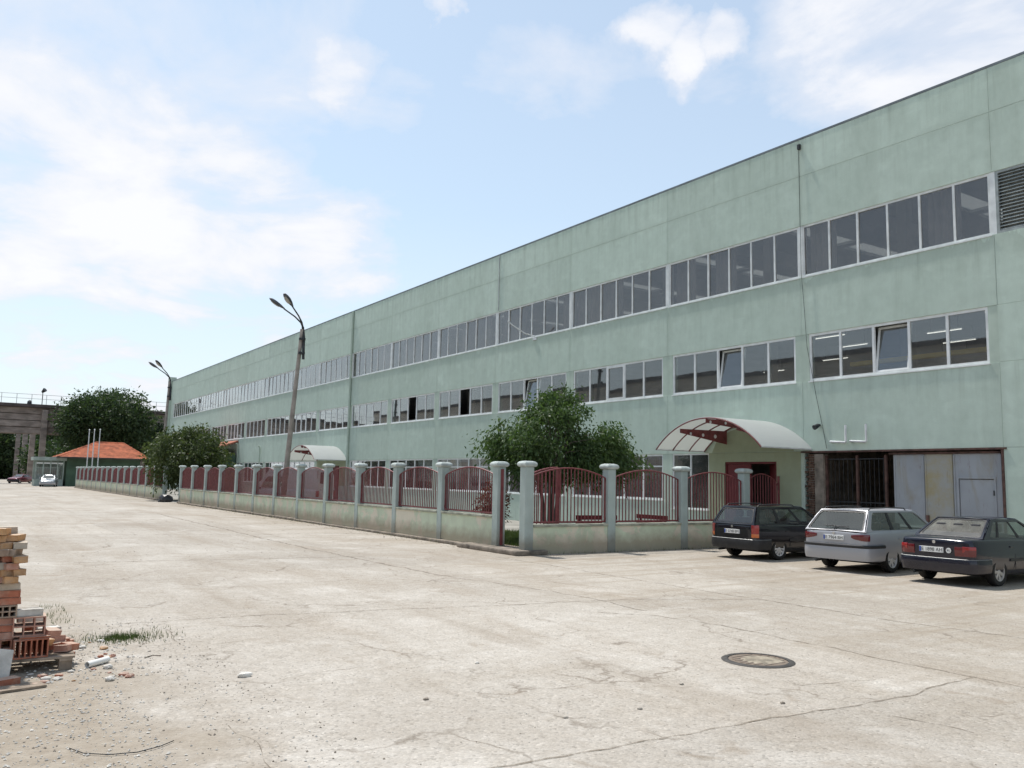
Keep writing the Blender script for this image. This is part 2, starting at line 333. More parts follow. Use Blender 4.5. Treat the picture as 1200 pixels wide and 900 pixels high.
leafmat('leaf_red', (0.110, 0.035, 0.025), (0.150, 0.060, 0.035), (0.120, 0.085, 0.040))
leafmat('grass_blade', (0.055, 0.090, 0.028), (0.080, 0.120, 0.040), (0.130, 0.140, 0.065))
leafmat('dry_leaf', (0.10, 0.075, 0.05), (0.16, 0.125, 0.085), (0.07, 0.05, 0.035), 0.1)

def ground_mat():
    m, t, b = base_mat('yard_concrete'); p = wpos(t)
    g = N(t, 'ShaderNodeNewGeometry'); s = N(t, 'ShaderNodeSeparateXYZ'); t.links.new(g.outputs['Position'], s.inputs[0])
    a = noise(t, p, 0.16, 8, 0.6, 0.3)
    col = mixc(t, ramp(t, a, [(0.3, 0), (0.7, 1)]), (0.475, 0.44, 0.392), (0.375, 0.34, 0.295))
    # driven-in dirt, drawn out along the lane
    lane = noise(t, wpos(t, (1.0, 0.22, 1)), 0.55, 8, 0.62, 0.4)
    col = mixc(t, ramp(t, lane, [(0.48, 0), (0.70, 0.70)]), col, (0.315, 0.265, 0.21))
    lane2 = noise(t, wpos(t, (0.22, 1.0, 1)), 0.75, 8, 0.62, 0.4)
    col = mixc(t, ramp(t, lane2, [(0.54, 0), (0.72, 0.45)]), col, (0.33, 0.285, 0.23))
    pale = noise(t, p, 0.55, 9, 0.65, 0.5)
    col = mixc(t, ramp(t, pale, [(0.52, 0), (0.68, 0.65)]), col, (0.555, 0.525, 0.48))
    # fine aggregate
    v = N(t, 'ShaderNodeTexVoronoi', feature='F1'); v.inputs['Scale'].default_value = 42; t.links.new(p, v.inputs[0])
    wn = N(t, 'ShaderNodeTexWhiteNoise'); t.links.new(v.outputs['Position'], wn.inputs[0])
    agg = ramp(t, wn.outputs[0], [(0.0, 0.60), (0.10, 0.88), (0.5, 1.0), (0.93, 1.10), (1.0, 1.30)])
    col = mixc(t, 0.75, col, mixc(t, 1.0, col, agg, 'MULTIPLY'))
    sp = noise(t, p, 95, 3, 0.7)
    col = mixc(t, ramp(t, sp, [(0.60, 0), (0.74, 0.55)]), col, (0.20, 0.17, 0.14))
    mo = noise(t, p, 5.5, 9, 0.72, 0.3)
    col = mixc(t, ramp(t, mo, [(0.40, 0.0), (0.72, 0.5)]), col, mixc(t, 1.0, col, (0.66, 0.62, 0.57), 'MULTIPLY'))
    # slabs differ a little, old tyre tracks towards the parking row
    cb_ = N(t, 'ShaderNodeCombineXYZ')
    t.links.new(math_n(t, 'FLOOR', math_n(t, 'DIVIDE', math_n(t, 'SUBTRACT', s.outputs[0], 0.25), 4.55)), cb_.inputs[0]); t.links.new(math_n(t, 'FLOOR', math_n(t, 'DIVIDE', math_n(t, 'SUBTRACT', s.outputs[1], 5.1), 6.4)), cb_.inputs[1])
    wsl = N(t, 'ShaderNodeTexWhiteNoise'); t.links.new(cb_.outputs[0], wsl.inputs[0])
    col = mixc(t, 1.0, col, ramp(t, wsl.outputs[0], [(0.0, 0.93), (1.0, 1.05)]), 'MULTIPLY')
    trk = noise(t, wpos(t, (0.12, 1.6, 1)), 1.0, 7, 0.66, 0.25)
    zone = ramp(t, math_n(t, 'DIVIDE', s.outputs[0], 20.0), [(0.40, 0.0), (0.60, 1.0)])
    col = mixc(t, math_n(t, 'MULTIPLY', zone, ramp(t, trk, [(0.46, 0.12), (0.62, 0.70)])), col, (0.285, 0.24, 0.185))
    trk2 = noise(t, wpos(t, (1.5, 0.05, 1)), 0.9, 7, 0.66, 0.2)
    col = mixc(t, ramp(t, trk2, [(0.52, 0.0), (0.68, 0.40)]), col, (0.29, 0.25, 0.205))
    # hairline cracking
    wp = N(t, 'ShaderNodeMapping'); g2 = N(t, 'ShaderNodeVectorMath', operation='ADD'); nz = N(t, 'ShaderNodeTexNoise'); nz.inputs['Scale'].default_value = 1.6; nz.inputs['Detail'].default_value = 7; t.links.new(p, nz.inputs[0])
    sc_ = N(t, 'ShaderNodeVectorMath', operation='SCALE'); t.links.new(nz.outputs['Color'], sc_.inputs[0]); sc_.inputs['Scale'].default_value = 0.9
    t.links.new(p, g2.inputs[0]); t.links.new(sc_.outputs[0], g2.inputs[1])
    vc = N(t, 'ShaderNodeTexVoronoi', feature='DISTANCE_TO_EDGE'); vc.inputs['Scale'].default_value = 0.42; t.links.new(g2.outputs[0], vc.inputs[0])
    hair = math_n(t, 'MULTIPLY', ramp(t, vc.outputs['Distance'], [(0.0, 1.0), (0.012, 0.0)]), ramp(t, noise(t, p, 0.8, 5, 0.6), [(0.45, 0.0), (0.60, 0.75)]))
    col = mixc(t, hair, col, (0.17, 0.14, 0.11))
    # stains
    stn = noise(t, p, 1.4, 5, 0.6, 0.8)
    col = mixc(t, ramp(t, stn, [(0.62, 0), (0.74, 0.55)]), col, (0.25, 0.20, 0.15))
    # earth verge by the brick stack (X below about 2.4)
    edge = math_n(t, 'ADD', s.outputs[0], math_n(t, 'MULTIPLY', noise(t, p, 0.55, 8, 0.65, 0.5), 4.4))
    soil = ramp(t, math_n(t, 'DIVIDE', edge, 8.0), [(0.40, 1.0), (0.55, 0.0)])
    far = ramp(t, math_n(t, 'DIVIDE', s.outputs[1], 100.0), [(0.13, 1.0), (0.22, 0.12)])
    soil = math_n(t, 'MULTIPLY', soil, far)
    sc = mixc(t, ramp(t, noise(t, p, 6, 8, 0.7), [(0.3, 0), (0.7, 1)]), (0.37, 0.325, 0.265), (0.25, 0.205, 0.155))
    col = mixc(t, math_n(t, 'MULTIPLY', soil, 0.85), col, sc)
    t.links.new(col, b.inputs['Base Color']); b.inputs['Roughness'].default_value = 0.95; b.inputs['Specular IOR Level'].default_value = 0.12
    hh = math_n(t, 'ADD', math_n(t, 'MULTIPLY', noise(t, p, 28, 8, 0.75), 0.6), math_n(t, 'MULTIPLY', v.outputs['Distance'], -0.5))
    hh = math_n(t, 'ADD', hh, math_n(t, 'MULTIPLY', noise(t, p, 3, 5, 0.6), 0.8))
    bump(t, b, hh, 0.55, 0.02)
ground_mat()
def crack_mat():
    m, t, b = base_mat('crack_dirt'); p = wpos(t)
    b.inputs['Base Color'].default_value = (0.20, 0.165, 0.125, 1); b.inputs['Roughness'].default_value = 1
    tr = N(t, 'ShaderNodeBsdfTransparent'); mx = N(t, 'ShaderNodeMixShader')
    t.links.new(ramp(t, noise(t, p, 5, 8, 0.75), [(0.34, 0.0), (0.60, 0.85)]), mx.inputs[0])
    t.links.new(b.outputs[0], mx.inputs[1]); t.links.new(tr.outputs[0], mx.inputs[2])
    t.links.new(mx.outputs[0], t.nodes['Material Output'].inputs[0])
crack_mat()
simple('lawn_soil', (0.085, 0.11, 0.04), 0.95, 0.3, 2.5, bmp=0.5, col2=(0.10, 0.09, 0.05))
simple('yard_paving', (0.30, 0.285, 0.25), 0.95, 0.2, 0.8, bmp=0.4)
def door_mat():
    m, t, b = base_mat('door_lilac_grey'); p = wpos(t)
    col = mixc(t, ramp(t, noise(t, p, 1.3, 6), [(0.3, 0), (0.7, 1)]), (0.37, 0.385, 0.405), (0.30, 0.315, 0.335))
    st = ramp(t, noise(t, wpos(t, (1, 1.4, 0.35)), 1.6, 7, 0.65, 0.6), [(0.53, 0), (0.70, 0.75)])
    col = mixc(t, st, col, (0.30, 0.27, 0.20))
    rn = ramp(t, noise(t, wpos(t, (1, 3, 0.5)), 3.5, 7, 0.7), [(0.62, 0), (0.75, 0.9)])
    col = mixc(t, rn, col, (0.17, 0.10, 0.07))
    t.links.new(col, b.inputs['Base Color']); b.inputs['Roughness'].default_value = 0.7
    m, t, b = base_mat('door_yellowed'); p = wpos(t)
    col = mixc(t, ramp(t, noise(t, p, 1.8, 6, 0.65), [(0.38, 0), (0.62, 1)]), (0.36, 0.36, 0.34), (0.37, 0.32, 0.20))
    rn = ramp(t, noise(t, wpos(t, (1, 3, 0.5)), 3.5, 7, 0.7), [(0.62, 0), (0.75, 0.9)])
    col = mixc(t, rn, col, (0.17, 0.11, 0.07))
    t.links.new(col, b.inputs['Base Color']); b.inputs['Roughness'].default_value = 0.75
door_mat()

# ---------------------------------------------------------------- mesh helpers
class MB:
    def __init__(self): self.v = []; self.f = []; self.mi = []
    def add(self, vs, fs, mi=0):
        o = len(self.v); self.v += [tuple(x) for x in vs]
        for q in fs: self.f.append(tuple(i+o for i in q)); self.mi.append(mi)
        return self
    def box(self, x0, x1, y0, y1, z0, z1, mi=0):
        vs = [(x0,y0,z0),(x1,y0,z0),(x1,y1,z0),(x0,y1,z0),(x0,y0,z1),(x1,y0,z1),(x1,y1,z1),(x0,y1,z1)]
        return self.add(vs, [(0,3,2,1),(4,5,6,7),(0,1,5,4),(1,2,6,5),(2,3,7,6),(3,0,4,7)], mi)
    def tube(self, pts, rad, n=8, cap=True, mi=0, flat=1.0):
        pts = [Vector(p) for p in pts]; k = len(pts)
        rad = [rad]*k if isinstance(rad, (int, float)) else rad
        vs = []; fs = []; prev = None
        for i, p in enumerate(pts):
            d = (pts[min(i+1, k-1)] - pts[max(i-1, 0)]).normalized()
            a = Vector((0,0,1)) if abs(d.z) < 0.95 else Vector((1,0,0))
            if prev is not None: a = prev
            u = (a - d*a.dot(d)).normalized(); w = d.cross(u); prev = u
            for j in range(n):
                an = 2*math.pi*j/n
                vs.append(p + (u*math.cos(an)*flat + w*math.sin(an))*rad[i])
        for i in range(k-1):
            for j in range(n):
                fs.append((i*n+j, i*n+(j+1)%n, (i+1)*n+(j+1)%n, (i+1)*n+j))
        if cap: fs += [tuple(range(n-1, -1, -1)), tuple((k-1)*n+j for j in range(n))]
        return self.add(vs, fs, mi)
    def lathe(self, prof, n=20, axis='z', o=(0,0,0), mi=0, cap=True):
        vs = []; fs = []
        for (r, h) in prof:
            for j in range(n):
                a = 2*math.pi*j/n; c, s = r*math.cos(a), r*math.sin(a)
                q = (c, s, h) if axis == 'z' else ((c, h, s) if axis == 'y' else (h, c, s))
                vs.append((q[0]+o[0], q[1]+o[1], q[2]+o[2]))
        k = len(prof)
        for i in range(k-1):
            for j in range(n): fs.append((i*n+j, i*n+(j+1)%n, (i+1)*n+(j+1)%n, (i+1)*n+j))
        if cap: fs += [tuple(range(n-1, -1, -1)), tuple((k-1)*n+j for j in range(n))]
        return self.add(vs, fs, mi)
    def prism(self, poly, a0, a1, axis='y', mi=0):
        n = len(poly); vs = []
        for a in (a0, a1):
            for (u, w) in poly: vs.append((u, a, w) if axis == 'y' else ((a, u, w) if axis == 'x' else (u, w, a)))
        fs = [tuple(range(n)), tuple(range(2*n-1, n-1, -1))] + [(i, i+n, (i+1)%n+n, (i+1)%n) for i in range(n)]
        return self.add(vs, fs, mi)
    def mesh(self, name, mats, smooth=None, bevel=0):
        me = bpy.data.meshes.new(name); me.from_pydata(self.v, [], self.f)
        for mm in (mats if isinstance(mats, (list, tuple)) else [mats]): me.materials.append(MAT[mm])
        me.polygons.foreach_set('material_index', self.mi)
        bm = bmesh.new(); bm.from_mesh(me)
        bmesh.ops.recalc_face_normals(bm, faces=bm.faces)
        if bevel:
            es = [e for e in bm.edges if len(e.link_faces) == 2 and e.calc_face_angle(0) > 0.6]
            bmesh.ops.bevel(bm, geom=es, offset=bevel, segments=2, affect='EDGES', profile=0.6)
        bm.to_mesh(me); bm.free()
        if smooth is not None:
            me.polygons.foreach_set('use_smooth', [True]*len(me.polygons)); me.set_sharp_from_angle(angle=R(smooth))
        return me
    def build(self, name, mats, parent=None, smooth=None, bevel=0, loc=None):
        return link(name, self.mesh(name, mats, smooth, bevel), parent, loc)
def link(name, me, parent=None, loc=None):
    o = bpy.data.objects.new(name, me); C.objects.link(o)
    if parent: o.parent = parent
    if loc is not None: o.location = loc
    return o
def tag(o, label, cat, group=None):
    o['label'] = label; o['category'] = cat
    if group: o['group'] = group
    return o
def thing(name, label, cat, loc=(0,0,0), rz=0.0, group=None):
    o = bpy.data.objects.new(name, None); C.objects.link(o); o.location = loc; o.rotation_euler = (0, 0, rz)
    o.empty_display_size = 0.3
    return tag(o, label, cat, group)
def struct(o): o['kind'] = 'structure'; return o
def text_mesh(name, s, size, mat, depth=0.002):
    cu = bpy.data.curves.new(name, 'FONT'); cu.body = s; cu.size = size; cu.extrude = depth; cu.align_x = 'CENTER'; cu.align_y = 'CENTER'
    o = bpy.data.objects.new(name, cu); C.objects.link(o)
    bpy.context.view_layer.update()
    me = bpy.data.meshes.new_from_object(o.evaluated_get(bpy.context.evaluated_depsgraph_get()))
    bpy.data.objects.remove(o); me.name = name
    me.materials.clear(); me.materials.append(MAT[mat]); return me

# ================================================================ ground
g = MB(); g.add([(-900,-900,0),(900,-900,0),(900,1500,0),(-900,1500,0)], [(0,1,2,3)])
ground = struct(g.build('ground', 'yard_concrete'))
def strip(pts, w, z=0.004, jit=0.03, seed=1):
    r = random.Random(seed); fine = []
    for a, b in zip(pts[:-1], pts[1:]):
        a = Vector((*a, 0)); b = Vector((*b, 0)); n = max(2, int((b-a).length/0.12))
        fine += [a.lerp(b, i/n) for i in range(n)]
    fine.append(Vector((*pts[-1], 0)))
    off = 0; vs = []; fs = []
    for i, p in enumerate(fine):
        d = (fine[min(i+1, len(fine)-1)] - fine[max(i-1, 0)]).normalized(); nn = Vector((-d.y, d.x, 0))
        off = off*0.85 + r.uniform(-jit, jit)
        ww = w*r.uniform(0.35, 1.3)
        c = p + nn*off
        vs += [(*(c+nn*ww).xy, z), (*(c-nn*ww).xy, z)]
    for i in range(len(fine)-1): fs.append((2*i, 2*i+1, 2*i+3, 2*i+2))
    return vs, fs
cracks = [([(2.06,12.53),(3.84,12.37),(5.55,12.06),(7.17,11.77),(8.69,11.56),(10.3,11.25),(12.08,10.3)], .022),
 ([(12.1,19.0),(12.08,10.3),(12.04,8.92),(12.0,7.66),(12.32,6.4),(12.36,2.0)], .03),
 ([(8.51,10.44),(9.12,9.78),(9.37,8.73),(9.37,6.86),(9.35,5.92),(9.39,5.12),(9.45,1.0)], .022),
 ([(3.21,5.22),(3.8,5.23),(4.72,5.15),(5.26,5.13),(5.72,5.12),(6.53,5.06),(7.63,5.0),(9.3,5.08)], .020),
 ([(8.73,15.9),(9.09,14.3),(9.33,12.8),(9.41,11.55),(9.36,10.22)], .024),
 ([(2.06,7.15),(2.12,6.65),(2.02,5.0)], .005),
 ([(7.12,4.64),(7.24,4.36),(7.28,3.99)], .012), ([(7.34,5.97),(7.34,5.76),(7.86,5.64),(8.25,5.52)], .012),
 ([(2.52,11.8),(2.48,10.91)], .014), ([(4.4,30.0),(9.0,29.2),(12.6,28.6)], .05), ([(2.5,21.2),(6.0,20.7),(9.0,20.4)], .035), ([(8.7,15.9),(8.5,24.0),(8.8,45.0)], .045)]
for i, (pts, w) in enumerate(cracks):
    vs, fs = strip(pts, w*.72, seed=i+3); struct(MB().add(vs, fs).build('crack', 'crack_dirt', ground))

# yard behind the fence, lawn strip
g = MB(); g.add([(13.35,19.35,.004),(23.75,19.35,.004),(23.75,119,.004),(13.35,119,.004)], [(0,1,2,3)])
struct(g.build('yard_path', 'yard_paving'))
g = MB()
ys = np.linspace(19.6, 61, 60)
for a, b in zip(ys[:-1], ys[1:]):
    x0 = 18.6 + 0.3*math.sin(a*.9); x1 = 18.6 + 0.3*math.sin(b*.9)
    g.add([(13.45,a,.03),(x0,a,.02),(x1,b,.02),(13.45,b,.03)], [(0,1,2,3)])
struct(g.build('lawn', 'lawn_soil'))

def blades(name, boxes, mat, h=(.06,.16), label='', w=.008):
    vs = []; fs = []; k = 0
    for (x0,x1,y0,y1,n,hm) in boxes:
        X = rng.uniform(x0,x1,n) if y1-y0 > 1.2 or x1-x0 > 1.2 else rng.normal((x0+x1)/2,(x1-x0)/3.2,n); Y = rng.uniform(y0,y1,n) if y1-y0 > 1.2 or x1-x0 > 1.2 else rng.normal((y0+y1)/2,(y1-y0)/3.0,n); A = rng.uniform(0,2*np.pi,n); Hh = rng.uniform(h[0],h[1],n)*hm; L = rng.uniform(-.6,.6,(n,2))
        for i in range(n):
            c, s = math.cos(A[i])*w, math.sin(A[i])*w
            vs += [(X[i]-c,Y[i]-s,.0),(X[i]+c,Y[i]+s,.0),(X[i]+L[i,0]*Hh[i],Y[i]+L[i,1]*Hh[i],Hh[i]+.02)]
            fs.append((k,k+1,k+2)); k += 3
    me = bpy.data.meshes.new(name); me.from_pydata(vs, [], fs); me.materials.append(MAT[mat])
    o = link(name, me); o['kind'] = 'stuff'; tag(o, label, 'grass'); return o
blades('grass', [(13.5,18.6,19.6,27,16000,1.3),(13.5,16.0,27,60,14000,1.6)], 'grass_blade', label='green lawn grass growing behind the low fence wall', w=.014)

# ================================================================ factory building
FX = 23.7; BAY = 6.44; Y0 = 11.93; NB = 16; YE = Y0+NB*BAY; YS = Y0-4*BAY; YL = YE+1.6
fac = thing('factory_building', 'long mint green three storey factory hall with strip windows', 'building', (FX, Y0, 0))
OFF = Vector((FX, Y0, 0))
def fbox(mb, x0, x1, y0, y1, z0, z1, mi=0): return mb.box(x0-FX, x1-FX, y0-Y0, y1-Y0, z0, z1, mi)
# heights
G0, G1, F0, F1, U0, U1, RT = 1.33, 3.13, 5.45, 7.03, 9.02, 10.80, 13.85
HALF = 0.27                                     # half pier width
# backing wall bands behind the panels (visible in the joints)
bk = MB()
GX = FX+0.02
for (z0, z1) in ((G1, F0), (F1, U0), (U1, RT-.02)):
    fbox(bk, GX, GX+.30, YS, YL-.05, z0, z1)
fbox(bk, GX, GX+.30, Y0+2*BAY, YL-.05, 0, G0)
fbox(bk, GX, GX+.30, YS, Y0-.01, 0, F0+.02)
bk.build('wall', 'mint_plaster', fac)
# facade panels: one per bay and band, joints recessed
pm = {}
def panel(y, w, z0, z1):
    key = (round(w, 2), round(z1-z0, 2))
    if key not in pm:
        mb = MB(); mb.box(0, .14, .003, key[0]-.003, .003, key[1]-.003); pm[key] = mb.mesh('wall_panel', 'mint_plaster', bevel=.006)
    o = link('wall_panel', pm[key], fac, (random.uniform(-.002, .002), y-Y0, z0)); return o
SPL = 12.55
for i in range(-4, NB):
    y = Y0+i*BAY
    panel(y, BAY, G1, F0); panel(y, BAY, F1, U0); panel(y, BAY, U1, SPL); panel(y, BAY, SPL, RT)
    if i < 0: panel(y, BAY, 0, G1); panel(y, BAY, F0, F1)
    if i < -1: panel(y, BAY, U0, U1)
    if i >= 2: panel(y, BAY, 0, G0)
for (z0, z1) in ((0, F0), (F0, U0), (U0, RT)): panel(YE, 1.6, z0, z1)
# piers between windows
for i in range(0, NB+1):
    y = Y0+i*BAY
    for nm, z0, z1 in (('pier', F0, F1),) + ((('pier', G0, G1),) if i >= 3 else ()):
        mb = MB(); fbox(mb, FX+.012, FX+.3, y-HALF, y+HALF, z0, z1); mb.build(nm, 'mint_pilaster', fac)
    mb = MB(); fbox(mb, FX+.02, FX+.28, y-.07, y+.07, U0, U1); mb.build('mullion', 'grey_frame', fac)
# parapet edge, corner column, roof
mb = MB(); fbox(mb, FX-.012, FX+.4, YS, YL+.05, RT, RT+.07); mb.build('roof_edge', 'roof_edge_metal', fac)
mb = MB(); fbox(mb, FX-.35, FX+.5, YL, YL+.9, 0, RT+.55); mb.build('corner_column', 'mint_pilaster', fac)
for k in range(20):                        # roof decks; unseen rooflights between, added to bring daylight into the top floor
    y = YS+k*BAY
    mb = MB(); fbox(mb, FX+.4, FX+36, y, y+BAY-1.1, RT-.45, RT-.2); mb.build('roof_deck', 'interior_ceiling', fac)
    mb = MB(); fbox(mb, FX+.4, FX+16.2, y+2.2, y+2.45, RT-1.1, RT-.452); mb.build('roof_beam', 'interior_ceiling', fac)
    for q in range(3):
        mb = MB(); fbox(mb, FX+1.5+q*5, FX+6+q*5, y+BAY-1.1, y+BAY, RT-.33, RT-.32); mb.build('added_rooflight', 'polycarbonate', fac)
    for q in range(4):
        mb = MB(); fbox(mb, FX+.4 if q == 0 else FX+1+q*5, FX+1.5+q*5 if q < 3 else FX+36, y+BAY-1.1, y+BAY, RT-.45, RT-.2); mb.build('roof_deck', 'interior_ceiling', fac)
mb = MB(); fbox(mb, FX+.3, FX+36, YL-.3, YL, 0, RT-.45); fbox(mb, FX+36, FX+36.3, YS, YL, 0, RT-.2); fbox(mb, FX+.3, FX+36, YS, YS+.3, 0, RT-.45)
mb.build('wall', 'mint_plaster', fac)
# interior storeys
for z in (4.35, 8.05):
    mb = MB(); fbox(mb, FX+.32, FX+36, YS+.3, YL-.3, z, z+.3); mb.build('floor_slab', 'interior_ceiling', fac)
mb = MB(); fbox(mb, FX+.32, FX+36, YS+.3, YL-.3, .002, .05); mb.build('floor_slab', 'interior_floor', fac)
mb = MB(); fbox(mb, FX+11, FX+11.2, YS+.3, YL-.3, .05, 4.35); fbox(mb, FX+16, FX+16.2, YS+.3, YL-.3, 4.65, 8.05); fbox(mb, FX+16, FX+16.2, YS+.3, YL-.3, 8.35, RT-.45)
mb.build('partition_wall', 'interior_wall', fac)
for i in range(-1, NB+1):
    mb = MB(); y = Y0+i*BAY
    fbox(mb, FX+6, FX+6.4, y-.2, y+.2, .05, 4.35); fbox(mb, FX+6, FX+6.4, y-.2, y+.2, 4.65, 8.05); fbox(mb, FX+6, FX+6.4, y-.2, y+.2, 8.35, RT-.45)
    mb.build('interior_column', 'interior_wall', fac)
# windows -------------------------------------------------
WY0 = HALF
def frame_mesh(w, h, n, t=.055, transom=None, mat='white_frame', sash=None):
    mb = MB(); x0, x1 = .035, .11
    mb.box(x0, x1, 0, w, 0, t); mb.box(x0, x1, 0, w, h-t, h); mb.box(x0, x1, 0, t, t, h-t); mb.box(x0, x1, w-t, w, t, h-t)
    for k in range(1, n):
        y = w*k/n; mb.box(x0+.002, x1-.002, y-t*.5, y+t*.5, t, h-t)
    if transom:
        for k in range(n):
            a = w*k/n + t*.55; b = w*(k+1)/n - t*.55
            mb.box(x0+.004, x1-.004, a, b, transom-t*.4, transom+t*.4)
    if sash is not None:
        a = w*sash/n + t*.5; b = w*(sash+1)/n - t*.5; s = .06
        mb.box(x0-.012, x1-.02, a, b, t, t+s); mb.box(x0-.012, x1-.02, a, b, h-t-s, h-t)
        mb.box(x0-.012, x1-.02, a, a+s, t+s, h-t-s); mb.box(x0-.012, x1-.02, b-s, b, t+s, h-t-s)
    mb.box(-.025, .03, -.02, w+.02, -.04, -.004)          # sill
    return mb.mesh('window', mat)
def pane_mesh(w, h, mat, x=.07):
    mb = MB(); mb.box(x, x+.006, 0, w, 0, h); return mb.mesh('pane', mat)
# upper row
uw = BAY-.14; uh = U1-U0; un = 6
ufm = frame_mesh(uw, uh, un, .068, mat='grey_frame')
upm = pane_mesh(uw/un-.06, uh-.12, 'glass_dusty')
for i in range(NB):
    wdw = link('window', ufm, fac, (0, i*BAY+.07, U0))
    for k in range(un):
        p_ = link('pane', upm, wdw, (random.uniform(-.01, .01), uw*k/un+.03, .06)); p_.rotation_euler = (0, R(random.uniform(-.8, .8)), R(random.uniform(-.5, .5)))
# first floor row
fw = BAY-2*HALF; fh = F1-F0; fn = 5
ffm = frame_mesh(fw, fh, fn, .08, sash=None)
ffs = frame_mesh(fw, fh, fn, .08, sash=2)
fpm = pane_mesh(fw/fn-.06, fh-.12, 'glass_clean')
sw, sh = fw/fn-.07, fh-.13
mb = MB(); s = .065
mb.box(.0, .05, 0, sw, 0, s); mb.box(.0, .05, 0, sw, sh-s, sh); mb.box(.0, .05, 0, s, s, sh-s); mb.box(.0, .05, sw-s, sw, s, sh-s)
sash_me = mb.mesh('sash', 'white_frame')
spm = pane_mesh(sw-2*s, sh-2*s, 'glass_clean', .02)
state = {0: 'tilt', 1: 'tilt', 3: 'tilt', 4: 'open', 5: 'open', 2: 'shut', 8: 'shut', 11: 'shut'}
for i in range(NB):
    st = state.get(i)
    wdw = link('window', ffs if st == 'shut' else ffm, fac, (0, i*BAY+HALF, F0))
    for k in range(fn):
        if k == 2 and st in ('tilt', 'open'):
            s_ = link('sash', sash_me, wdw, (.05, fw*k/fn+.035, .065)); p_ = link('pane', spm, wdw)
            if st == 'tilt': s_.rotation_euler = (0, R(9), 0)
            else: s_.rotation_euler = (0, 0, R(-80))
            bpy.context.view_layer.update()
            p_.matrix_local = s_.matrix_local @ Matrix.Translation((0, s, s))
        else:
            p_ = link('pane', fpm, wdw, (0, fw*k/fn+.03, .06)); p_.rotation_euler = (0, R(random.uniform(-.35, .35)), R(random.uniform(-.35, .35)))
# ground floor row from bay 2 on, bay 9 has the second entrance
gh = G1-G0
gfm = frame_mesh(fw, gh, fn, .07, transom=gh-.48)
gpm = pane_mesh(fw/fn-.055, gh-.48-.08, 'glass_clean'); gpt = pane_mesh(fw/fn-.055, .40, 'glass_clean')
for i in range(2, NB):
    if i == 7: continue
    wdw = link('window', gfm, fac, (0, i*BAY+HALF, G0))
    for k in range(fn):
        link('pane', gpm, wdw, (0, fw*k/fn+.0275, .055)); link('pane', gpt, wdw, (0, fw*k/fn+.0275, gh-.455))
# blinds in ground floor windows
blind_me = {}
def blind(i, k0, k1, mat, drop):
    key = (k1-k0, mat, drop)
    if key not in blind_me:
        mb = MB(); w = fw*(k1-k0)/fn
        for q in range(int(w/.12)):
            mb.box(.26+.012*(q % 2), .275+.012*(q % 2), q*.12+.004, q*.12+.116, gh-drop, gh-.03)
        blind_me[key] = mb.mesh('window_blind', mat)
    o = link('window_blind', blind_me[key]); o.location = OFF + Vector((0, i*BAY+HALF+fw*k0/fn, G0))
    lab = {'white_blind': 'white vertical blind hanging behind ground floor factory window', 'brown_blind': 'dark brown blind hanging behind ground floor factory window'}[mat]
    tag(o, lab, 'blind', 'blinds behind the ground floor windows')
for i, lst in {2: [(0,2,'brown_blind'),(3,4,'white_blind')], 3: [(0,1,'white_blind')], 4: [(0,2,'white_blind'),(2,3,'brown_blind'),(3,5,'white_blind')], 5: [(0,2,'white_blind'),(2,3,'brown_blind'),(3,4,'white_blind')], 6: [(1,3,'brown_blind')], 8: [(0,3,'white_blind')], 10: [(2,4,'white_blind')]}.items():
    for a, b, mt in lst: blind(i, a, b, mt, 1.32 if mt == 'white_blind' else 1.75)
# curtains behind upper windows
cm = {}
def curtain(i, k0, k1):
    key = k1-k0
    if key not in cm:
        mb = MB(); w = uw*key/un; n = int(w/.06); vs = []; fs = []
        for q in range(n+1):
            x = .45+.05*math.sin(q*1.9)+.02*math.sin(q*.7); vs += [(x, q*w/n, .05), (x, q*w/n, uh+.05)]
        for q in range(n): fs.append((2*q, 2*q+2, 2*q+3, 2*q+1))
        mb.add(vs, fs); cm[key] = mb.mesh('curtain', 'curtain', smooth=80)
    o = link('curtain', cm[key]); o.location = OFF+Vector((0, i*BAY+.07+uw*k0/un, U0))
    tag(o, 'grey folded curtain hanging behind a top floor window', 'curtain', 'curtains behind the top floor windows')
for i, lst in {0: [(1,2),(5,6)], 1: [(3,4),(5,6)], 2: [(3,6)], 3: [(0,1),(4,6)], 4: [(1,4)], 5: [(2,5)], 6: [(0,3)], 7: [(2,6)], 8: [(0,2),(4,6)], 10: [(1,5)], 12: [(0,4)], 13:[(2,6)]}.items():
    for a, b in lst: curtain(i, a, b)
# louvre right of the top row
lv = MB(); fbox(lv, FX+.02, FX+.12, Y0-3.3, Y0-.07, U0, U0+.07); fbox(lv, FX+.02, FX+.12, Y0-3.3, Y0-.07, U1-.07, U1)
fbox(lv, FX+.02, FX+.12, Y0-.15, Y0-.072, U0+.07, U1-.07); fbox(lv, FX+.02, FX+.12, Y0-3.3, Y0-3.22, U0+.07, U1-.07); fbox(lv, FX+.2, FX+.24, Y0-3.2, Y0-.15, U0+.07, U1-.07)
louv = lv.build('louvre_vent', 'louvre_grey', fac)
sl = MB(); sl.add([(.03,0,0),(.13,0,.075),(.13,3.07,.075),(.03,3.07,0),(.03,0,.012),(.13,0,.087),(.13,3.07,.087),(.03,3.07,.012)], [(0,3,2,1),(4,5,6,7),(0,1,5,4),(1,2,6,5),(2,3,7,6),(3,0,4,7)])
slm = sl.mesh('slat', 'louvre_grey')
for k in range(17): link('slat', slm, louv, (0, -3.22, U0+.08+k*.097))
mb = MB(); fbox(mb, FX+.014, FX+.12, Y0-3.5-2.94, Y0-3.3, U0, U1); mb.build('wall', 'mint_plaster', fac)
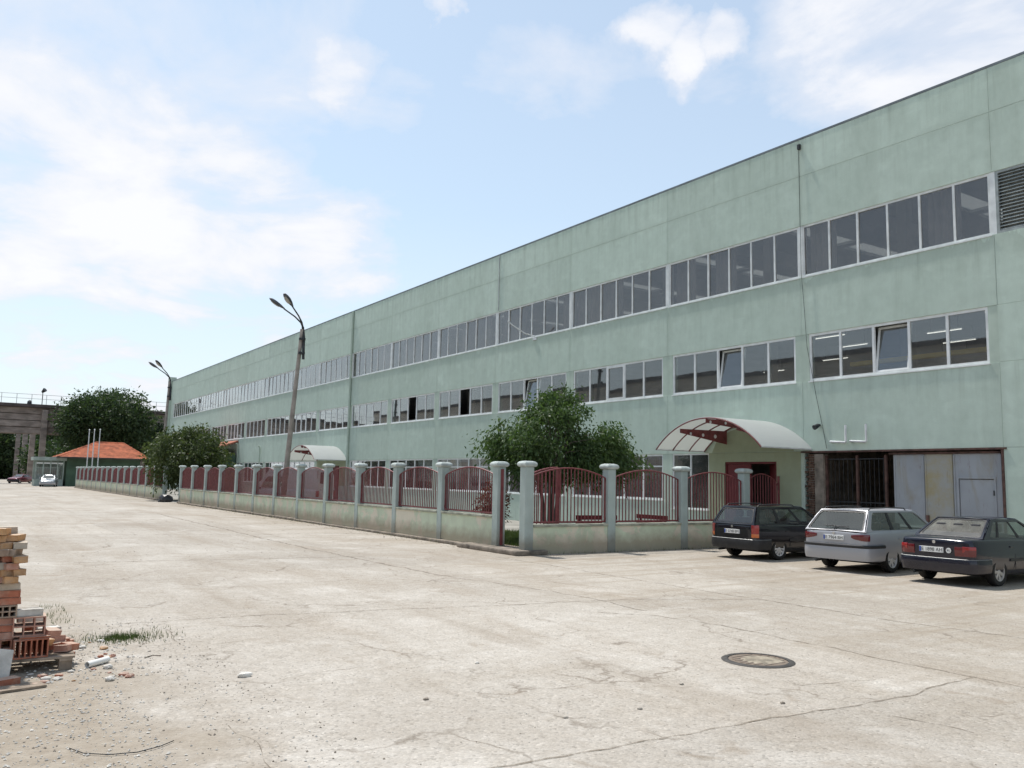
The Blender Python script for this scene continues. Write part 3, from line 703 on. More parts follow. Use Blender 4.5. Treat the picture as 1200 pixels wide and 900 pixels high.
# downpipes and conduits
def fpipe(pts, r, mat, name): 
    MB().tube([Vector(p)-OFF for p in pts], r, 8).build(name, mat, fac, smooth=60)
fpipe([(FX-.09, Y0+7*BAY, 0.0), (FX-.09, Y0+7*BAY, RT+.0)], .085, 'mint_pilaster', 'downpipe')
fpipe([(FX-.03, Y0+4*BAY-.2, U1+.05), (FX-.03, Y0+4*BAY-.2, RT)], .022, 'galvanised', 'conduit')
for (yy, z1) in ((77.5, 4.6), (84.5, 5.0), (92.5, 4.4)):
    fpipe([(FX-.08, yy, 0), (FX-.08, yy, z1-.25), (FX-.14, yy-.05, z1-.05), (FX-.3, yy-.1, z1)], .05, 'mint_pilaster', 'vent_pipe')
# cable hanging down at the first pier
cab = [(FX-.03,18.33,13.55),(FX-.05,18.31,11.2),(FX-.06,18.30,9.2),(FX-.06,18.20,7.9),(FX-.06,18.12,6.6),(FX-.05,17.8,4.9),(FX-.04,17.60,3.95),(FX-.04,17.45,3.2)]
tag(MB().tube(cab, .008, 6).build('hanging_cable', 'black_cable', smooth=60), 'thin black cable hanging down the mint facade from the roof', 'cable')
mb = MB(); mb.box(FX-.09, FX, 18.26, 18.36, 13.5, 13.68); tag(mb.build('cable_box', 'dark_metal', bevel=.01), 'small dark junction box under the roof edge above cable', 'junction box')
mb = MB(); mb.tube([(FX, 17.72, 3.98), (FX-.12, 17.72, 3.95), (FX-.26, 17.75, 3.88)], [.03,.07,.085], 10)
tag(mb.build('wall_camera', 'dark_metal', smooth=50), 'small dark lamp fixed beside the cable above the gateway', 'lamp')
for k, yy in enumerate((16.72, 16.0)):
    mb = MB(); mb.tube([(FX, yy+.55, 3.42), (FX-.1, yy+.55, 3.42), (FX-.1, yy, 3.38), (FX-.1, yy-.02, 3.40), (FX-.1, yy-.02, 3.93)], .035, 8)
    tag(mb.build('wall_bracket', 'white_steel', smooth=50), 'white L shaped tube bracket on wall above the gateway', 'bracket', 'brackets above the gateway')
mb = MB(); mb.tube([(FX, 34.1, 9.05), (FX-.5, 34.25, 9.15), (FX-1.25, 34.5, 9.62)], .03, 8); mb.tube([(FX-1.2, 34.5, 9.6), (FX-1.32, 34.52, 9.72)], .05, 8); mb.box(FX-.05, FX-.002, 33.95, 34.25, 8.85, 9.0)
tag(mb.build('flag_bracket', 'white_steel', smooth=50), 'slanted white rod bracket sticking out below the top windows', 'bracket')

# ------- gateway bay 0
YA, YB = 15.35, Y0+BAY
mb = MB(); fbox(mb, FX+.02, FX+.3, YB, YB+.14, 0, G1); mb.build('jamb', 'mint_plaster', fac)
mb = MB(); fbox(mb, FX+.02, FX+.3, Y0-.02, Y0-.002, 0, G1-.1); mb.build('jamb', 'mint_plaster', fac)
mb = MB(); fbox(mb, FX-.03, FX+.25, Y0-.08, YB+.1, G1-.05, G1+.0); mb.build('lintel', 'rusty_steel', fac)
mb = MB(); fbox(mb, FX-.01, FX+.3, Y0+.0, Y0+.07, 0, G1-.05); mb.build('door_post', 'rusty_steel', fac)
gd = thing('garage_door', 'stained lilac grey steel sliding door with small wicket door', 'door', (FX+.12, Y0+.12, 0))
leaf_y = [(.0, 1.35, 'door_lilac_grey'), (1.36, 2.20, 'door_yellowed'), (2.21, 3.18, 'door_lilac_grey')]
for a, b, mt in leaf_y:
    mb = MB()
    if a == 0.0:
        mb.box(0, .06, a, .22, .06, 2.98); mb.box(0, .06, 1.20, b, .06, 2.98); mb.box(0, .06, .22, 1.20, 2.28, 2.98)
    else: mb.box(0, .06, a, b, .06, 2.98)
    lf = mb.build('door_panel', mt, gd, bevel=.004)
    for q in ((a+.012, a+.05), (b-.05, b-.012)):
        r_ = MB(); r_.box(-.02, -.002, q[0], q[1], .08, 2.95); r_.build('batten', mt, lf)
    if a == 0.0:
        wd = MB(); wd.box(.008, .045, .235, 1.185, .10, 2.262); w_ = wd.build('wicket_door', 'door_lilac_grey', gd, bevel=.004)
        fr = MB(); fr.box(-.025, .0, .17, .22, .07, 2.34); fr.box(-.025, .0, 1.20, 1.25, .07, 2.34); fr.box(-.025, .0, .22, 1.20, 2.285, 2.34); fr.build('frame', 'door_lilac_grey', w_)
        hn = MB(); hn.tube([(-.035, 1.12, 1.0), (-.07, 1.12, 1.0), (-.07, 1.0, 1.0)], .014, 6); hn.box(-.012, .006, 1.08, 1.15, .85, 1.15); hn.build('handle', 'dark_metal', w_)
        hg = MB()
        for z in (.5, 1.9): hg.tube([(-.03, .228, z-.07), (-.03, .228, z+.07)], .018, 6)
        hg.build('hinge', 'dark_metal', w_)
lk = MB(); lk.box(-.05, -.004, 2.1, 2.18, 1.0, 1.22); lk.build('lock', 'rusty_steel', gd)
rl = MB(); rl.box(-.06, .09, 0, 3.3, 2.985, 3.035); rl.build('top_rail', 'rusty_steel', gd)
# open grille gateway beside it
gg = thing('grille_gate', 'open rusty red bar gate in dark passage beside grey door', 'gate', (FX+.15, YA+.12, 0))
W_ = 2.15
for y in (0, .98, W_-.05):
    mb = MB(); mb.box(-.03, .05, y, y+.07, 0, 2.98); mb.build('post', 'rusty_steel', gg)
bar = MB(); bar.box(.0, .014, -.007, .007, .1, 2.9); bm_ = bar.mesh('bar', 'dark_metal')
for k in range(13):
    y = .12+k*.155
    if abs(y-1.015) < .07: continue
    link('bar', bm_, gg, (0, y, 0))
for z in (.5, 1.5, 2.85):
    mb = MB(); mb.box(-.004, .022, .07, W_-.05, z, z+.03); mb.build('rail', 'dark_metal', gg)
# rough exposed brick reveal left of the grille
mb = MB(); rr = random.Random(4)
z = 0.0; k = 0
br = MB().box(0, .25, .003, .117, .003, .067).mesh('brick', 'rust_stain_brown', bevel=.006)
rev = thing('brick_reveal', 'crumbling bare brick pier at the passage edge under canopy', 'pier', (FX+.03, 17.66, 0))
core = MB(); core.box(.06, .3, .02, .60, 0, 3.04); core.build('core', 'concrete', rev)
while z < 3.0:
    for q in range(3 if k % 2 else 2):
        y = (.48 if k % 2 else .44)+q*.0
        o = link('brick', br, rev, (rr.uniform(-.03, .05), .12*q+.34+rr.uniform(-.01, .01), z)) if q < 3 else None
    z += .078; k += 1
mb = MB(); mb.box(-.02, .10, -.02, .32, 0, 3.04); mb.build('patched_render', 'footing_concrete', rev, bevel=.02)
# passage behind
mb = MB(); fbox(mb, FX+5.0, FX+5.2, Y0-.3, YB+.3, .05, 4.3); fbox(mb, FX+.4, FX+5, Y0-.35, Y0-.15, .05, 4.3); fbox(mb, FX+.4, FX+5, YB+.16, YB+.36, .05, 4.3)
mb.build('passage_wall', 'footing_concrete', fac)

# ------- entrance bay 1
mb = MB(); fbox(mb, FX+.0, FX+.3, YB+.14, 19.50, 0, G1-.004); fbox(mb, FX, FX+.3, 21.83, 22.62, 0, G1-.004); fbox(mb, FX, FX+.3, 19.5, 21.83, 2.80, G1-.004)
mb.build('entrance_wall', 'cream_plaster', fac)
mb = MB(); arc = [(18.75+ (22.45-18.75)*q/16, G1+.01+math.sqrt(max(0, 1-((q-8)/8)**2))*.90) for q in range(17)]
mb.prism([(y-Y0, z) for y, z in arc], -.006, .02, 'x'); mb.build('tympanum', 'cream_plaster', fac)
mb = MB(); fbox(mb, FX+.01, FX+.3, 22.62, Y0+2*BAY+.02, 0, G0-.3); mb.build('wall', 'mint_plaster', fac)
mb = MB(); fbox(mb, FX+.012, FX+.3, 24.55, Y0+2*BAY+HALF-.0, G0-.3, G1); mb.build('pier', 'mint_pilaster', fac)
ew, eh = 24.55-22.62, G1-G0+.3
wdw = link('window', frame_mesh(ew, eh, 2, .055), fac, (0, 22.62-Y0, G0-.3)); em = pane_mesh(ew/2-.055, eh-.11, 'glass_clean')
for k in range(2): link('pane', em, wdw, (0, ew*k/2+.0275, .055))
ed = thing('entrance_door', 'maroon double door standing half open under near canopy', 'door', (FX+.06, 19.50, 0))
mb = MB(); mb.box(-.03, .1, 0, .06, 0, 2.8); mb.box(-.03, .1, 2.27, 2.33, 0, 2.8); mb.box(-.03, .1, .06, 2.27, 2.73, 2.8); mb.build('frame', 'maroon_door', ed)
dl = MB(); dl.box(0, .05, 0, 1.09, .02, 2.72)
for z in (.25, 1.45):
    dl.box(-.012, .0, .14, .95, z, z+1.0)
dlm = dl.mesh('door_leaf', 'maroon_door', bevel=.004)
l1 = link('door_leaf', dlm, ed, (0, 1.175, 0))
l2 = link('door_leaf', dlm, ed, (0.02, .07, 0)); l2.rotation_euler = (0, 0, R(-38))
hd = MB().tube([(-.02, .06, 1.0), (-.06, .06, 1.0), (-.06, .06, 1.25), (-.02, .06, 1.25)], .012, 6).build('handle', 'chrome', l1)

# ------- canopies
def canopy(y0, y1, xo, zs, rise, label, nrib=4):
    yc = (y0+y1)/2; hw = (y1-y0)/2
    c = thing('entrance_canopy', label, 'canopy', (FX, yc, zs), 0, 'barrel canopies over the factory doors')
    # circular arc through springing points
    Rr = (hw*hw+rise*rise)/(2*rise); a0 = math.asin(hw/Rr)
    def P(t, dr=0): a = -a0+2*a0*t; return ((Rr+dr)*math.sin(a), (Rr+dr)*math.cos(a)-(Rr-rise))
    NS = 4
    for k in range(NS):                        # sheets
        mb = MB(); n = 7
        xs = (0, xo)
        for j in range(n):
            t0 = (k+j/n)/NS; t1 = (k+(j+1)/n)/NS
            (ya, za), (yb, zb) = P(t0), P(t1); (yc_, zc_), (yd, zd) = P(t0, .012), P(t1, .012)
            mb.add([(0,ya,za),(0,yb,zb),(xo,yb,zb),(xo,ya,za),(0,yc_,zc_),(0,yd,zd),(xo,yd,zd),(xo,yc_,zc_)], [(0,1,2,3),(7,6,5,4),(0,4,5,1),(2,6,7,3)] + ([(0,3,7,4)] if j == 0 else []) + ([(1,5,6,2)] if j == n-1 else []))
        mb.build('roof_sheet', 'polycarbonate', c, smooth=40)
    for k in range(nrib):
        x = xo*(1-k/(nrib-1)) if k else xo
        x = x if k < nrib-1 else -.03
        mb = MB(); mb.tube([(x, *P(t/24, -.03)) for t in range(25)], .024, 6); mb.build('rib', 'maroon_steel', c, smooth=50)
    for t in (.25, .5, .75):
        ya, za = P(t, -.05); top = za; 
        if t != .5: 
            mb = MB(); mb.prism([(0, top), (xo*.95, top-.02), (xo*.95, top-.16), (0, top-.48)], ya-.02, ya+.02); br_ = mb.build('bracket', 'maroon_steel', c)
            for q, xx in enumerate((.25, .5, .75)):
                mb = MB(); mb.lathe([(.07-.01*q, -.026), (.07-.01*q, .026)], 14, 'y', (xo*xx, ya, top-.24+.09*xx)); mb.build('disc', 'white_steel', br_)
        else:
            mb = MB(); mb.prism([(0, top), (xo*.98, top), (xo*.98, top-.13), (0, top-.32)], ya-.02, ya+.02); br_ = mb.build('bracket', 'maroon_steel', c)
            for q, xx in enumerate((.3, .6, .9)):
                mb = MB(); mb.lathe([(.05, -.026), (.05, .026)], 14, 'y', (xo*xx, ya, top-.1)); mb.build('disc', 'white_steel', br_)
    for t in (0, 1):
        y, z = P(t, -.02); mb = MB(); mb.tube([(0, y, z), (xo, y, z)], .022, 6); mb.build('edge_rail', 'white_steel', c)
    return c
canopy(18.05, 22.85, -2.45, 3.20, 1.03, 'arched white polycarbonate canopy over the half open maroon door')
canopy(Y0+7*BAY+.25, Y0+8*BAY-.3, -2.4, 3.15, 1.05, 'arched white polycarbonate canopy near downpipe behind the van', 3)
# second entrance bay 7
i = 7; ya = Y0+i*BAY+HALF; yb = Y0+(i+1)*BAY-HALF
mb = MB(); fbox(mb, FX, FX+.3, ya, ya+1.4, G0, G1); fbox(mb, FX, FX+.3, yb-2.0, yb, G0, G1); fbox(mb, FX, FX+.3, ya+1.4, yb-2.0, 2.75, G1); mb.build('entrance_wall', 'cream_plaster', fac)
d2 = thing('entrance_door', 'closed maroon double door under the far canopy', 'door', (FX-.05, ya+1.4, 0))
for k in range(2):
    mb = MB(); w = (yb-2.0-ya-1.4)/2; mb.box(0, .05, k*w+.01, (k+1)*w-.01, 0.02, 2.74); mb.build('door_leaf', 'maroon_door', d2, bevel=.004)

# fluorescent tubes and crane beam on first floor
for k, (x, y, z) in enumerate([(3,13.2,7.5),(5.2,16.4,7.5),(7.6,14,7.5),(7.6,17.2,7.5),(3.2,19.6,7.5),(5.6,20.3,7.5),(8.2,23,7.5),(10.5,15.5,7.5),(10.5,19,7.5),(9.5,27.4,7.5)]):
    t_ = thing('tube_lamp', 'lit fluorescent tube lamp hanging inside the first floor hall', 'lamp', (FX+x, y, z), 0, 'tube lamps inside the first floor')
    mb = MB(); mb.box(-.09, .09, -.65, .65, .02, .07); mb.build('housing', 'white_steel', t_)
    mb = MB(); mb.tube([(0,-.62,-.01),(0,.62,-.01)], .016, 8); mb.build('tube', 'tube_light', t_)
    for y2 in (-.5, .5):
        mb = MB(); mb.tube([(0,y2,.07),(0,y2,.55)], .008, 5); mb.build('hanger', 'dark_metal', t_)
mb = MB(); mb.box(FX+1.2, FX+1.4, YS+.5, 17.4, 5.98, 6.12); tag(mb.build('crane_beam', 'yellow_paint', bevel=.01), 'yellow beam running across inside the first floor hall', 'beam')
# ================================================================ fence
PX = 13.3; PW = 0.14; PT = 2.36
pil_me = MB().box(-PW, PW, -PW, PW, 0, PT).mesh('pillar', 'pillar_paint', bevel=.02)
cp = MB(); rings = [(.165, 0), (.195, .025), (.21, .06), (.205, .10), (.17, .14), (.10, .16)]
vs = []; fs = []
for (r, z) in rings: vs += [(-r,-r,z),(r,-r,z),(r,r,z),(-r,r,z)]
for k in range(len(rings)-1):
    for j in range(4): fs.append((4*k+j, 4*k+(j+1)%4, 4*k+4+(j+1)%4, 4*k+4+j))
fs += [(3,2,1,0), tuple(4*(len(rings)-1)+j for j in range(4))]
cp.add(vs, fs); cap_me = cp.mesh('cap', 'cap_paint', bevel=.012)
bar_me = MB().box(-.0115, .0115, -.0115, .0115, 0, 1).mesh('bar', 'maroon_steel')
def pillar(par, loc, ph=PT):
    p = link('pillar', pil_me, par, loc); p.scale = (1, 1, 1)
    c = link('cap', cap_me, p, (0, 0, PT)); c.rotation_euler = (0, 0, random.choice((0, 1, 2, 3))*math.pi/2+R(random.uniform(-1.5, 1.5)))
    return p
panel_cache = {}
def rail_panel(par, loc, L, zb, axis, sep=True, nb=None):
    """arched steel panel running along local +u from loc; zb = height of the bottom rail"""
    nb = nb or int(L/.122); ze = 2.10-zb; zp = 2.36-zb
    arch = lambda u: ze+(zp-ze)*math.sin(math.pi*u/L)**.85 if 0 < u < L else ze
    key = (round(L, 2), round(zb, 2), sep, nb)
    if key not in panel_cache:
        mb = MB(); pts = [(L*q/20, 0, arch(L*q/20)) for q in range(21)]
        mb.tube(pts, .021, 6); mb.box(.0, L, -.022, .022, -.02, .03); mb.box(0, .035, -.02, .02, 0.03, ze); mb.box(L-.035, L, -.02, .02, .03, ze)
        mb.box(-.02, 0, -.03, .03, ze-.12, ze-.04); mb.box(L, L+.06, -.03, .03, ze-.12, ze-.04); mb.box(-.06, 0, -.03, .03, .06, .14); mb.box(L, L+.06, -.03, .03, .06, .14)
        if not sep:
            for k in range(1, nb):
                u = L*k/nb; mb.box(u-.010, u+.010, -.010, .010, .03, arch(u))
        panel_cache[key] = mb.mesh('railing', 'maroon_steel')
    o = link('railing', panel_cache[key], par, loc); o.rotation_euler = (0, 0, 0 if axis == 'x' else math.pi/2)
    if sep:
        for k in range(1, nb):
            u = L*k/nb; b_ = link('bar', bar_me, o, (u, 0, .03)); b_.scale = (1, 1, arch(u)-.03)
    return o
def fence_run(par, org, pts, axis, wt, sep=True, foot=True):
    """pts: pillar coordinates along the axis (local), wt: height of the low wall"""
    for k, a in enumerate(pts):
        pillar(par, (a, 0, 0) if axis == 'x' else (0, a, 0))
    for a, b in zip(pts[:-1], pts[1:]):
        L = b-a-2*PW
        mb = MB()
        if axis == 'x': mb.box(a+PW-.01, b-PW+.01, -.11, .11, 0, wt-.07)
        else: mb.box(-.11, .11, a+PW-.01, b-PW+.01, 0, wt-.07)
        mb.build('low_wall', 'low_wall_plaster', par, bevel=.008)
        mb = MB()
        if axis == 'x': mb.box(a+PW+.002, b-PW-.002, -.155, .155, wt-.068, wt)
        else: mb.box(-.155, .155, a+PW+.002, b-PW-.002, wt-.068, wt)
        mb.build('coping', 'coping_concrete', par, bevel=.012)
        if foot:
            mb = MB(); rr = random.Random(int(a*10)); 
            e = .26+rr.uniform(-.03, .03); hgt = .09+rr.uniform(-.03, .02)
            if axis == 'x': mb.box(a-.1, b-.1, -e, -.1, 0, hgt)
            else: mb.box(-e, -.1, a-.1, b-.1, 0, hgt)
            mb.build('footing', 'footing_concrete', par, bevel=.03)
        rail_panel(par, (a+PW+.0, 0, wt+.05) if axis == 'x' else (0, a+PW, wt+.05), L, wt+.05, axis, sep)
SPC = 3.305
f1 = thing('front_fence', 'mint pillared fence with arched maroon railings along the lane, corner section', 'fence', (PX, 20.82, 0))
fence_run(f1, None, [k*SPC for k in range(13)], 'y', .98)
gp = MB(); gp.box(-.04, .04, -PW-.045, -PW-.005, .15, 2.3); gp.build('gate_post', 'maroon_steel', f1)
f2 = thing('far_fence', 'distant mint pillared fence with maroon railings before the gatehouse', 'fence', (PX, 65.73, 0))
fence_run(f2, None, [k*3.33 for k in range(16)], 'y', .98, sep=False)
f3 = thing('side_fence', 'mint pillared fence with maroon railings running back towards canopy', 'fence', (13.25, 19.33, 0))
fence_run(f3, None, [0, 2.90, 5.80, 8.62], 'x', .80, foot=False)
rail_panel(f3, (8.62+PW, 0, .85), 1.45, .85, 'x')
mb = MB(); mb.box(8.62+PW, 10.2, -.11, .11, 0, .73); mb.build('low_wall', 'low_wall_plaster', f3)
mb = MB(); mb.box(8.62+PW+.002, 10.2, -.155, .155, .732, .80); mb.build('coping', 'coping_concrete', f3)
mb = MB(); mb.box(10.30, 10.36, -.03, .03, 0, 2.3); mb.build('end_post', 'maroon_steel', f3)
# step at the corner gap
mb = MB(); mb.box(12.72, 13.75, 18.98, 22.2, 0, .13); o = mb.build('kerb_step', 'footing_concrete', bevel=.04)
tag(o, 'worn concrete step slab at the fence corner gap', 'step')
# open gate leaf behind the side fence
gl_ = thing('garden_gate', 'open maroon bar gate leaf swung in behind corner pillar', 'gate', (13.52, 19.85, .12), R(2))
mb = MB(); L = 1.18
mb.tube([(L*q/12, 0, 1.98+.27*math.sin(math.pi*.5*q/12)) for q in range(13)], .028, 6); mb.box(0, L, -.02, .02, .08, .13); mb.box(0, .04, -.02, .02, .13, 1.98); mb.box(L-.05, L+.05, -.04, .04, 0, 2.25)
mb.build('frame', 'maroon_steel', gl_)
for k in range(1, 8):
    b_ = link('bar', bar_me, gl_, (L*k/8, 0, .13)); b_.scale = (1, 1, 1.88+.27*math.sin(math.pi*.5*k/8))

# ================================================================ street lamps
def street_lamp(loc, lean, label, z=9.5):
    t = thing('street_lamp', label, 'street lamp', loc, 0, 'double arm street lamps along the fence')
    top = Vector((lean[0], lean[1], z))
    mb = MB(); n = 8
    mb.tube([top*(q/8) if q else Vector((0,0,0)) for q in range(9)], [.155-.065*q/8 for q in range(9)], 8); mb.build('pole', 'pole_concrete', t, smooth=50)
    mb = MB(); mb.tube([top+Vector((.12,-.02,-1.5)), top+Vector((.10,-.01,-.4)), top+Vector((.03,0,.12))], [.07,.075,.065], 8)
    for zz in (-1.2, -.5): mb.tube([top+Vector((.03,0,zz-.05)), top+Vector((.03,0,zz+.05))], .17, 10)
    mb.build('sleeve', 'dark_metal', t, smooth=50)
    for a in (18, -36):
        d = Vector((-math.cos(R(a)), math.sin(R(a)), 0))
        base = top+Vector((.03,0,.1))
        p = [base, base+d*.10+Vector((0,0,.22)), base+d*.40+Vector((0,0,.50)), base+d*.95+Vector((0,0,.86))]
        arm = MB().tube(p, [.045,.04,.036,.034], 8).build('arm', 'dark_metal', t, smooth=60)
        ax = (p[3]-p[2]).normalized(); s = p[3]-ax*.05; side = Vector((-d.y, d.x, 0)); up = ax.cross(side)*-1
        if up.z < 0: up = -up
        hm = MB(); vs = []; fs = []; prof = [(0,.04),(.10,.07),(.28,.125),(.52,.155),(.72,.135),(.86,.085),(.90,.03)]
        nn = 12
        for (l, r) in prof:
            for j in range(nn):
                an = 2*math.pi*j/nn; c = s+ax*l+side*(r*math.cos(an))+up*(r*.62*math.sin(an)+.02)
                vs.append(c)
        for i2 in range(len(prof)-1):
            for j in range(nn): fs.append((i2*nn+j, i2*nn+(j+1)%nn, (i2+1)*nn+(j+1)%nn, (i2+1)*nn+j))
        fs += [tuple(range(nn-1,-1,-1)), tuple((len(prof)-1)*nn+j for j in range(nn))]
        hm.add(vs, fs); hd_ = hm.build('lamp_head', 'lamp_head', t, smooth=60)
        dm = MB(); vs = []; 
        for (l, r, dz) in ((.30,.085,-.075),(.42,.11,-.10),(.60,.11,-.10),(.76,.07,-.075)):
            for j in range(8):
                an = 2*math.pi*j/8; vs.append(s+ax*l+side*(r*math.cos(an))+up*(dz*.75+.022*math.sin(an)))
        fs = [(i2*8+j, i2*8+(j+1)%8, i2*8+8+(j+1)%8, i2*8+8+j) for i2 in range(3) for j in range(8)] + [tuple(range(7,-1,-1)), tuple(24+j for j in range(8))]
        dm.add(vs, fs).build('diffuser', 'lamp_diffuser', hd_, smooth=60)
street_lamp((14.0, 41.9, 0), (.15, -1.35), 'leaning double arm street lamp standing behind the near fence', 9.2)
street_lamp((14.0, 71.2, 0), (.1, -.8), 'double arm street lamp beside the tree in the fence gap', 9.15)

# ================================================================ trees
def leaves_mesh(name, P, D, size, mat, asp=.42):
    """P centres, D hang direction; each leaf a bent four-point blade"""
    n = len(P); A = rng.normal(size=(n, 3)); A /= np.linalg.norm(A, axis=1)[:, None]
    D = D/np.maximum(1e-6, np.linalg.norm(D, axis=1))[:, None]
    S = np.cross(D, A); S /= np.maximum(1e-6, np.linalg.norm(S, axis=1))[:, None]
    Nn = np.cross(D, S); L = size*rng.uniform(.4, 1.6, n)[:, None]
    v0 = P; v1 = P+D*L*.45+S*L*asp*.5+Nn*L*.08; v2 = P+D*L; v3 = P+D*L*.45-S*L*asp*.5+Nn*L*.08
    V = np.stack([v0, v1, v2, v3], 1).reshape(-1, 3).astype(np.float32)
    me = bpy.data.meshes.new(name); me.vertices.add(4*n); me.vertices.foreach_set('co', V.ravel())
    me.loops.add(4*n); me.loops.foreach_set('vertex_index', np.arange(4*n, dtype=np.int32))
    me.polygons.add(n); me.polygons.foreach_set('loop_start', np.arange(0, 4*n, 4, dtype=np.int32)); me.polygons.foreach_set('loop_total', np.full(n, 4, dtype=np.int32))
    me.update(calc_edges=True); me.validate(); me.materials.append(MAT[mat]); return me
def tree(name, label, loc, H, rx, rz, zc, n_clump, per, leaf, mat, droop=.4, stems=1, trunk_r=.15, seed=1, group=None, crown_shape=None, sub=.35, spread=.5, meshes=None):
    global rng
    rng = np.random.default_rng(seed); r = random.Random(seed)
    t = thing(name, label, 'tree', loc, r.uniform(0, 6.28) if meshes else 0, group)
    # clump centres in an uneven ellipsoid (denser towards the shell)
    c = []
    lob = [(rng.normal(size=3), rng.uniform(.65, 1.18)) for _ in range(9)]
    while len(c) < n_clump:
        d = rng.normal(size=3); d /= np.linalg.norm(d)
        f = 1.0
        for (ld, lr) in lob:
            ld = ld/np.linalg.norm(ld); w = max(0, d@ld)**5; f = f*(1-w)+lr*w
        rad = rng.uniform(.25, 1)**.5*f
        p = d*rad*np.array([rx, rx, rz])
        if crown_shape: p = crown_shape(p)
        p[2] += zc
        if p[2] < .25: continue
        c.append(p)
    c = np.array(c)
    k = rng.integers(0, n_clump, n_clump*per)
    csz = rng.uniform(.5, 1.4, n_clump)
    off = np.clip(rng.normal(size=(len(k), 3)), -1.7, 1.7)*np.array([1, 1, .75])*sub*csz[k][:, None]
    P = c[k]+off; hang = rng.random(len(k))[:, None]
    P[:, 2] -= np.abs(off[:, 0])*droop*.6
    out = P-np.array([0, 0, zc*.9]); out /= np.linalg.norm(out, axis=1)[:, None]
    D = out*.6+rng.normal(size=P.shape)*.65+np.array([0, 0, -1])*droop*1.4
    P[:, 2] = np.maximum(P[:, 2], .15)
    link('crown', leaves_mesh('crown', P, D, leaf, mat), t)
    mb = MB()
    for s in range(stems):
        a = 2*math.pi*s/stems+r.random(); b0 = Vector((math.cos(a), math.sin(a), 0))*(trunk_r*1.2 if stems > 1 else 0)
        tilt = Vector((math.cos(a), math.sin(a), 0))*(spread*rx*.5 if stems > 1 else r.uniform(0, .25))
        p1 = b0; p2 = b0+tilt*.35+Vector((0,0,zc*.45)); p3 = b0+tilt+Vector((0,0,zc*.95)); p4 = b0+tilt*1.3+Vector((r.uniform(-.2,.2), r.uniform(-.2,.2), zc+rz*.6))
        mb.tube([p1-Vector((0,0,.1)), p1+Vector((0,0,.15)), p2, p3, p4], [trunk_r*1.35, trunk_r, trunk_r*.8, trunk_r*.5, trunk_r*.12], 8)
        idx = rng.choice(n_clump, min(n_clump, 16 if stems == 1 else 9), replace=False)
        for q in idx:
            f = r.uniform(.2, .95); st = p2.lerp(p3, f); en = Vector(c[q])
            mid = st.lerp(en, .5)+Vector((0,0,.12*(en-st).length))
            mb.tube([st, mid, en], [trunk_r*.38, trunk_r*.24, trunk_r*.05], 5)
    mb.build('trunk', 'bark', t, smooth=60)
    return t
# the garden tree
def weep(p):
    q = rng.random()
    if q < .26: return p*np.array([.55, .55, .62])+np.array([1.45, -.95, -.35])     # limb towards the canopy
    if q < .42: return p*np.array([.50, .50, .5])+np.array([-1.0, .75, .1])
    if q < .52: return p*np.array([.4, .4, .4])+np.array([.35, -.2, 1.05])
    return p*np.array([.86, .86, .95])
tree('garden_tree', 'bushy green garden tree with drooping twigs behind the fence corner', (16.6, 22.9, 0), 5.2, 2.15, 1.75, 3.25, 240, 130, .12, 'leaf_mid', droop=.75, stems=4, trunk_r=.075, seed=17, sub=.24, crown_shape=weep)
tree('gap_tree', 'low spreading olive green tree growing in the fence gap', (15.0, 67.0, 0), 5.4, 2.95, 2.3, 3.25, 260, 70, .22, 'leaf_olive', droop=.6, stems=3, trunk_r=.12, seed=12, sub=.45)
tree('broad_tree', 'large dark broad crowned tree rising behind the orange roof', (20.3, 146, 0), 15.5, 6.9, 4.8, 9.6, 420, 65, .48, 'leaf_dark', droop=.25, trunk_r=.4, seed=13, sub=.85)
for k, (x, y, rx, rz, zc) in enumerate([(29.5, 152, 4.6, 3.4, 6.5), (5.5, 212, 7, 6.5, 6.6), (13.5, 220, 7.5, 6.5, 6.8), (21, 205, 7, 6.0, 6.4), (28, 178, 6, 4.5, 5.5), (8, 240, 8, 5, 5.6), (15.5, 178, 3.6, 3.0, 3.6), (19.5, 172, 4.0, 3.2, 4.0), (3, 225, 7, 4.0, 2.6), (10, 228, 7, 4.0, 2.6), (17, 226, 7, 4.0, 2.6), (24, 224, 7, 4.0, 2.8)]):
    lab = ['rounded dark tree beside the far end of the green factory'] + ['dark green tree growing beyond the concrete craneway columns']*7 + ['low dark bush filling the ground beyond the craneway columns']*4
    tree('background_tree', lab[k], (x, y, 0), 0, rx, rz, zc, 170, 42, .72, 'leaf_dark', droop=.2, trunk_r=.25, seed=30+k, sub=.95, group=('trees beyond the craneway' if k < 8 else 'bushes beyond the craneway') if k else None)
# reddish shrub behind the fence
t = tree('red_shrub', 'small reddish brown leaved shrub behind the last front railing', (14.25, 22.6, 0), 2.2, .50, .72, 1.35, 40, 45, .085, 'leaf_red', droop=.3, stems=3, trunk_r=.02, seed=51, sub=.12)
t['category'] = 'shrub'
# trees across the lane, seen only in the window panes
for k, (x, y) in enumerate([(-17, 34), (-19, 62), (-17, 96)]):
    tree('lane_tree', 'tall dark tree across the lane, mirrored in the windows', (x, y, 0), 0, 3.6, 4.2, 6.0, 150, 40, .5, 'leaf_dark', droop=.2, trunk_r=.22, seed=60+k, sub=.7, group='trees across the lane')
# building across the lane (mirrored in the windows)
ob = thing('opposite_hall', 'plain tan industrial hall across the lane, mirrored in windows', 'building', (-30, 60, 0))
mb = MB(); mb.box(-14, 0, -80, 110, 0, 15.0); mb.build('wall', 'opposite_wall', ob)
mb = MB(); mb.box(-14.2, .25, -80.2, 110.2, 15.0, 15.5); mb.build('roof', 'dark_cap', ob)
for k in range(26):
    mb = MB(); mb.box(.01, .06, -78+k*7.1, -73+k*7.1, 5.0, 7.4); mb.build('window', 'grey_frame', ob)

